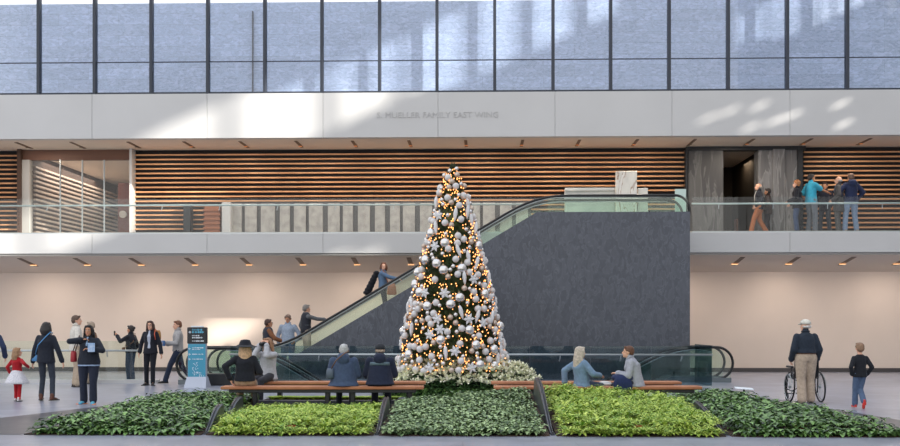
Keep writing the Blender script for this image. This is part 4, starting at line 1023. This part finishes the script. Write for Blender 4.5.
# -- seated people
def seat(zs=.45, k=1.): return zs/k+.095
kz = .96
p = D(245, BY-.02); 
J = human('seated woman with black floppy hat and black sweater seen from behind', p, 6, 1.66, female=True, w=1.12, pelvis=(0, 0, .575), hands=((-.27, -.06, .60), (.16, .24, .70)), elbow=((-1, -.6, -.2), (.8, -.6, -1)), lean=4,
      feet=((-.14, .48, .075), (.16, .46, .075)), knee=((0, 1, 1), (0, 1, 1)), top=dict(c=(34, 36, 44), hem=.02, t=.022, name='sweater'), pants=((158, 132, 108), .006), shoes=(40, 36, 34), hair=((196, 160, 126), 'long'), hat=((30, 32, 40), 'brim'), face=False)
p = D(268, BY2+.05)
J = human('seated woman in pale grey coat raising a camera to her eye', p, 158, 1.66, female=True, w=1.02, pelvis=(0, 0, .60), hands=((-.07, .17, 1.20), (.08, .17, 1.20)), elbow=((-.35, .1, -1), (.35, .1, -1)), feet=((-.1, .46, .075), (.1, .46, .075)), knee=((0, 1, 1), (0, 1, 1)),
      top=dict(c=(176, 176, 182), hem=.10, flare=.03, t=.026, name='coat'), pants=((52, 52, 60), .0), shoes=(40, 38, 40), hair=((150, 112, 84), 'long'), curl=1.0)
m = MB(); c = J['HC']; m.rbox(-.07, .07, c.y+.12, c.y+.19, c.z-.045, c.z+.04, .01); m2 = m.cap(V((0, c.y+.19, c.z)), V((0, c.y+.26, c.z)), .034, .036); held(J, m, 'photo_camera', 'black camera held to the face by the woman in the grey coat', 'camera', black_metal)
def seated_back(label, px, H, **kw):
    return human(label, D(px, BY-.02), kw.pop('yaw', 0), H, pelvis=(0, 0, .575), feet=kw.pop('feet', ((-.13, .44, .075), (.13, .46, .075))), knee=((0, 1, 1), (0, 1, 1)), face=False, **kw)
J = seated_back('grey-haired person in blue hooded anorak seated with back turned', 343.5, 1.58, w=1.4, hands=((-.14, .30, .68), (.14, .30, .68)), elbow=((-.8, -.6, -1), (.8, -.6, -1)), lean=5,
      top=dict(c=(66, 80, 106), hem=.08, t=.045, flare=.05, hood=True, name='anorak'), pants=((32, 34, 42), .0), hair=((176, 176, 176), 'short'))
bag(J, (-.25, -.10, .74), (.08, .07, .1), (78, 90, 106), 'grey cloth bag beside the person in the blue anorak', [(-.22, -.13, .84), (-.12, -.215, 1.0), (.02, -.20, 1.12), (.09, -.12, 1.165)], strapc=(110, 76, 54))
J = seated_back('man in dark cap and navy jacket with grey back panel seated on bench', 380, 1.58, w=1.42, hands=((-.12, .30, .72), (.12, .30, .72)), elbow=((-.9, -.5, -1), (.9, -.5, -1)), lean=4,
      top=dict(c=(38, 44, 64), hem=.06, t=.045, flare=.03, hood=True, stripe=(92, 110, 122)), pants=((34, 36, 46), .006), hair=((170, 150, 134), 'bald'), hat=((48, 50, 56), 'beanie'))
p = D(582, BY-.02)
J = human('seated woman with long grey-blond hair in a faded denim jacket', p, -62, 1.52, w=1.05, female=True, pelvis=(0, 0, .575), lean=-6, hands=((-.30, -.22, .56), (.2, .3, .72)), elbow=((-.6, -1, 0), (.6, -1, 0)), feet=((-.1, .48, .075), (.1, .48, .075)), knee=((0, 1, 1), (0, 1, 1)),
      top=dict(c=(112, 136, 162), hem=.08, t=.032, flare=.03, name='denim_jacket'), pants=((62, 74, 98), .006), hair=((182, 170, 156), 'longer'))
p = D(636, BY-.02)
J = human('seated woman with short brown hair in grey jacket, leaning forward', p, 82, 1.56, w=1.12, female=True, pelvis=(0, 0, .575), lean=14, hands=((-.1, .36, .74), (.12, .36, .74)), elbow=((-.6, -1, 0), (.6, -1, 0)), feet=((-.12, .46, .075), (.14, .40, .075)), knee=((0, 1, 1), (0, 1, 1)),
      top=dict(c=(158, 160, 170), hem=.09, t=.032, flare=.03), pants=((40, 42, 56), .006), hair=((96, 62, 44), 'short'))
m = MB(); m.ell((-.08, .26, .66), (.22, .24, .10)); m.ell((-.26, .26, .52), (.07, .2, .19)); m.ell((-.27, .2, .36), (.05, .13, .16)); m.ell((.08, .16, .64), (.17, .18, .09)); 
o = remesh(lp(J, m), 'folded_coat', cloth((38, 48, 84)), None, .02, 3); tag(o, 'navy quilted coat draped over the lap of the woman in grey', 'coat')
c = D(605, 19.95, .45); m = MB(); m.rbox(c.x-.13, c.x+.12, c.y-.1, c.y+.1, .452, .50, .02); m.ell(c+V((0, 0, .05)), (.12, .09, .03)); tag(m.build('white_bundle', mat('white_cloth', (216, 216, 214), rough=.8)), 'small white bundle on the bench between the two women', 'bundle')
# -- right group
p = FP(806, 403.5)
J = human('old man in pale cap, dark shirt and beige trousers pushing a wheelchair', p, 2, 1.67, hands=((-.26, .12, .88), (.26, .12, .88)), elbow=((-.4, -1, 0), (.4, -1, 0)), feet=((-.10, -.06, .075), (.13, .10, .075)), footyaw=(10, -10), lean=3, curl=1.3,
      top=dict(c=(42, 50, 62), hem=-.07, t=.032, name='dark_shirt'), pants=((182, 164, 146), .02), belt=(96, 58, 40), shoes=(66, 62, 62), hair=((196, 192, 188), 'bald'), hat=((208, 204, 194), 'cap'), head=(28, 0), w=1.15)
def wheelchair(c):
    r = empty('wheelchair', c, 'black wheelchair being pushed by the old man in the pale cap', 'wheelchair')
    x0 = c.x; y0 = c.y; X = lambda *p: V((x0+p[0], y0+p[1], p[2]))
    for s in (-1, 1):
        sl_ = s*.30; m = MB(); m.tube([X(sl_+s*(.02*-sin(a)), .04+.30*cos(a), .305+.30*sin(a)) for a in [i*2*PI/28 for i in range(29)]], .017, 8); w_ = m.build('rear_wheel', rubber, r, smooth=True)
        m = MB(); m.tube([X(sl_+s*.035, .04+.255*cos(a), .305+.255*sin(a)) for a in [i*2*PI/28 for i in range(29)]], .008, 6); m.build('push_rim', steel, w_)
        m = MB()
        for i in range(14):
            a = i*2*PI/14; m.tube([X(sl_, .04, .305), X(sl_, .04+.29*cos(a), .305+.29*sin(a))], .0025, 4)
        m.disc(X(sl_-.02, .04, .305), .03, 'x', .04, 12); m.build('spokes', steel, w_)
        m = MB(); m.tube([X(s*.22, .50+.07*cos(a), .09+.07*sin(a)) for a in [i*2*PI/16 for i in range(17)]], .016, 8); m.cap(X(s*.22, .50, .09), X(s*.22, .5, .25), .012, .012); m.build('caster', rubber, r)
        m = MB(); m.tube([X(s*.23, -.16, .93), X(s*.23, -.08, .90), X(s*.23, -.05, .5), X(s*.23, -.02, .2)], .014, 8); m.tube([X(s*.23, -.04, .48), X(s*.23, .48, .48), X(s*.23, .52, .25)], .014, 8); m.tube([X(s*.23, -.02, .2), X(s*.23, .5, .24)], .012, 8); m.build('side_frame', black_metal, r)
        m = MB(); m.cap(X(s*.23, -.2, .935), X(s*.23, -.1, .91), .02, .018); m.build('push_handle', rubber, r)
        m = MB(); m.rbox(x0+s*.25-.03, x0+s*.25+.03, y0+.02, y0+.38, .68, .72, .012); m.cap(X(s*.25, .1, .5), X(s*.25, .1, .69), .012, .012); m.build('armrest', black_metal, r)
        m = MB(); m.rbox(x0+s*.12-.08, x0+s*.12+.08, y0+.62, y0+.78, .12, .14, .008); m.tube([X(s*.2, .5, .45), X(s*.18, .66, .14)], .01, 6); m.build('footrest', black_metal, r)
    m = MB(); m.rbox(x0-.22, x0+.22, y0-.02, y0+.42, .47, .53, .02); m.build('seat', cloth((34, 36, 42)), r)
    m = MB(); m.rbox(x0-.22, x0+.22, y0-.08, y0-.03, .50, .88, .02); m.build('backrest', cloth((34, 36, 42)), r)
    m = MB(); m.tube([X(-.23, .1, .22), X(.23, .1, .47)], .01, 6); m.tube([X(.23, .1, .22), X(-.23, .1, .47)], .01, 6); m.build('cross_brace', black_metal, r)
c = D(805.5, p.y+.36); wheelchair(V((c.x, c.y, 0)))
p = FP(860, 408.5)
J = human('boy in black shirt and jeans walking away with one red-soled shoe lifted', p, 2, 1.20, child=True, w=.95, hands=((-.20, .04, .90), (.20, .04, .90)), elbow=((-.8, -1, 0), (.8, -1, 0)), feet=((-.05, .22, .075), (.05, -.12, .19)), footpitch=(0, -68), knee=((0, 1, 0), (0, 1, 0)),
      top=dict(c=(34, 36, 42), hem=.12, t=.024, name='dark_shirt'), pants=((84, 102, 130), .01), shoes=(200, 60, 50), sole=(226, 64, 52), hair=((138, 108, 84), 'short'), face=False)
# -- people on the rising escalator
YE = 31.5
def EP(px):
    x = SX(px, YE); z = max(.0, min(zA-.35, (x-xu1)*SL)); return S((x, YE, z+.0))
J = human('woman in denim shirt on the escalator looking back, black puffer coat on her arm', EP(383), -95, 1.62, skin='fair', female=True, hands=((-.22, .12, .95), (.20, .50, 1.16)), elbow=((-.6, -1, 0), (.5, -.6, -1)), head=(-68, 0), twist=-12,
      feet=((-.1, 0, .075), (.1, .05, .075)), top=dict(c=(90, 114, 142), hem=.08, t=.024, name='denim_shirt'), pants=((36, 38, 48), .004), shoes=(40, 36, 38), hair=((110, 70, 52), 'bob'))
m = MB()
for i in range(7): m.ell((.02+.01*i, -.20-.045*i, 1.36-.10*i), (.14, .10+.006*i, .075))
o = remesh(lp(J, m), 'puffer_coat', cloth((30, 30, 36)), None, .02, 2); tag(o, 'black puffer coat carried behind the woman on the escalator', 'coat')
bag(J, (.20, .30, .86), (.09, .15, .17), (168, 100, 62), 'brown shoulder bag of the woman in denim on the escalator', [(.22, .2, 1.0), (.2, .12, 1.25), (.13, .0, 1.47), (.16, .14, 1.3), (.2, .4, 1.0)])
J = human('man in dark vest and striped sleeves on the escalator, hand on the rail', EP(306), -62, 1.72, hands=((-.26, .04, .86), (.12, .62, 1.25)), elbow=((-.5, -1, 0), (.5, -.4, -1)), top=dict(c=(104, 106, 110), hem=.04, t=.02, name='shirt'), pants=((178, 160, 142), .01), hair=((120, 114, 110), 'short'), shoes=(60, 50, 44), w=1.1, head=(0, 0))
def vest(J, w, c, up_=.0):
    k = J['k']; m = MB(); P, N, up, Rv, Fv = J['P'], J['N'], J['up'], J['Rv'], J['Fv']
    m.loft([(P-V((0, 0, .08)), V((1, 0, 0))*(.2*w), V((0, 1, 0))*(.155*w)), (P+up*.05, Rv*.195*w, Fv*.15*w), (J['waist'], Rv*.17*w, Fv*.135*w), (J['chest'], Rv*.19*w, Fv*.15*w), (N-up*.06, Rv*.17*w, Fv*.125*w), (N+up*.0, Rv*.095, Fv*.09)], 16)
    m.v = [(x*k, y*k, z*k) for x, y, z in m.v]; o = m.build('vest', cloth(c), J['root'], local=True, smooth=True)
vest(J, 1.0, (44, 46, 54))
J = human('man in pale blue shirt looking down at the foot of the escalator', EP(288), 178, 1.74, skin='tan', hands=((-.22, .10, .94), (.25, .06, .88)), elbow=((-1, -.8, 0), (.8, -1, 0)), head=(-10, -22), top=dict(c=(150, 162, 180), hem=.05, name='shirt', t=.026), pants=((84, 102, 130), .01), hair=((118, 96, 84), 'short'), w=1.18)
c0 = EP(268)
J = human('woman with glasses in brown coat and dark vest stepping onto the escalator', c0, -70, 1.72, female=True, skin='tan', hands=((-.3, .16, .96), (.2, .38, 1.05)), elbow=((-.5, -1, 0), (.5, -1, 0)), glasses=True, top=dict(c=(128, 84, 58), hem=.12, t=.03, flare=.03, name='coat'), pants=((40, 42, 52), .0), hair=((70, 44, 36), 'short'))
vest(J, 1.06, (52, 54, 64))
c0 = S((SX(266, 30.35), 30.86, 0)); 
# -- people up on the mezzanine
MZ = 4.28
def MP(px, Y=33.3): return S((SX(px, Y), Y, MZ))
J = human('man with grey hair in dark jacket and rust trousers walking at the stone doorway', MP(759, 33.9), 80, 1.62, hands=((-.28, .12, .9), (.26, -.12, .9)), feet=((-.08, .26, .075), (.08, -.24, .10)), pelvis=(0, 0, .92), top=dict(c=(44, 46, 54), hem=.12, t=.026), inner=((210, 206, 200), .05, -.2), pants=((172, 108, 72), .01), hair=((178, 168, 158), 'bald'))
J = human('dark-clothed person just behind the man with rust trousers', MP(768, 34.05), 60, 1.45, skin='tan', hands=((-.26, .1, .9), (.26, .05, .9)), top=dict(c=(58, 46, 44), hem=.2, t=.026), pants=((38, 36, 42), .01), hair=((50, 40, 38), 'short'))
J = human('woman with curly red hair in black coat at the right edge of the stone doorway', MP(797), 70, 1.60, female=True, hands=((-.2, .25, 1.0), (.22, .2, .95)), top=dict(c=(38, 38, 44), hem=.18, t=.03), pants=((70, 84, 112), .01), hair=((184, 122, 78), 'curly'))
J = human('man in turquoise shirt and grey trousers pointing to the right', MP(811), -72, 1.80, skin='tan', hands=((-.28, .06, .88), (.08, .52, 1.16)), elbow=((-.5, -1, 0), (.5, -.5, -1)), feet=((-.12, 0, .075), (.12, .05, .075)), curl=.3, top=dict(c=(66, 168, 196), hem=.12, t=.03, sleeve=.5, name='polo_shirt'), pants=((112, 116, 122), .012), hair=((50, 42, 40), 'short'), w=1.05)
J = human('person in dark coat standing behind the man in turquoise', MP(825, 34.0), 150, 1.62, skin='tan', hands=((-.26, .08, .88), (.26, .08, .88)), feet=((-.16, .05, .075), (.16, 0, .075)), top=dict(c=(44, 46, 58), hem=.2, t=.028), pants=((66, 72, 82), .006), hair=((64, 44, 38), 'short'))
J = human('man with grey hair in long dark grey coat listening to the group', MP(839, 33.2), 62, 1.70, hands=((-.24, .15, .95), (.24, .1, .9)), top=dict(c=(78, 76, 76), hem=.34, t=.03, flare=.03), inner=((110, 140, 176), .04, -.1), pants=((96, 94, 92), .012), hair=((164, 160, 156), 'bald'), w=1.06)
J = human('man in navy jacket and pale jeans with his back to the rail', MP(851, 33.1), 8, 1.78, hands=((-.24, .1, .96), (.24, .1, .96)), elbow=((-1, -.5, 0), (1, -.5, 0)), feet=((-.16, .05, .075), (.16, -.02, .075)), top=dict(c=(40, 48, 76), hem=.08, t=.034, hood=True), pants=((134, 150, 174), .01), shoes=(150, 140, 132), hair=((110, 84, 70), 'short'), w=1.1, face=False)

# ------------------------------------------------------------------ light, camera
w = bpy.data.worlds.new('sky'); sc.world = w; w.use_nodes = True; nt = w.node_tree; bg = nt.nodes['Background']
tc = nt.nodes.new('ShaderNodeTexCoord'); sp = nt.nodes.new('ShaderNodeSeparateXYZ'); rp_ = nt.nodes.new('ShaderNodeValToRGB')
nt.links.new(tc.outputs['Generated'], sp.inputs[0]); nt.links.new(sp.outputs['Z'], rp_.inputs[0]); nt.links.new(rp_.outputs[0], bg.inputs[0])
rp_.color_ramp.elements[0].color = (1., .97, .93, 1); rp_.color_ramp.elements[1].color = (.84, .92, 1.05, 1)
bg.inputs[1].default_value = 1.0
cam = bpy.data.cameras.new('camera'); co = bpy.data.objects.new('camera', cam); COL.objects.link(co)
co.location = (0, 0, HC); co.rotation_euler = (PI/2, 0, 0); cam.sensor_width = 36; cam.lens = 36*F/900; cam.shift_y = (HY-223)/900
cam.clip_end = 300; sc.camera = co
sc.view_settings.view_transform = 'Standard'; sc.view_settings.look = 'None'; sc.view_settings.gamma = 1; sc.view_settings.use_curve_mapping = False
sc.view_settings.exposure = 0.56
sc.cycles.use_denoising = True; sc.cycles.max_bounces = 8; sc.cycles.transparent_max_bounces = 24
sc.cycles.sample_clamp_indirect = 6
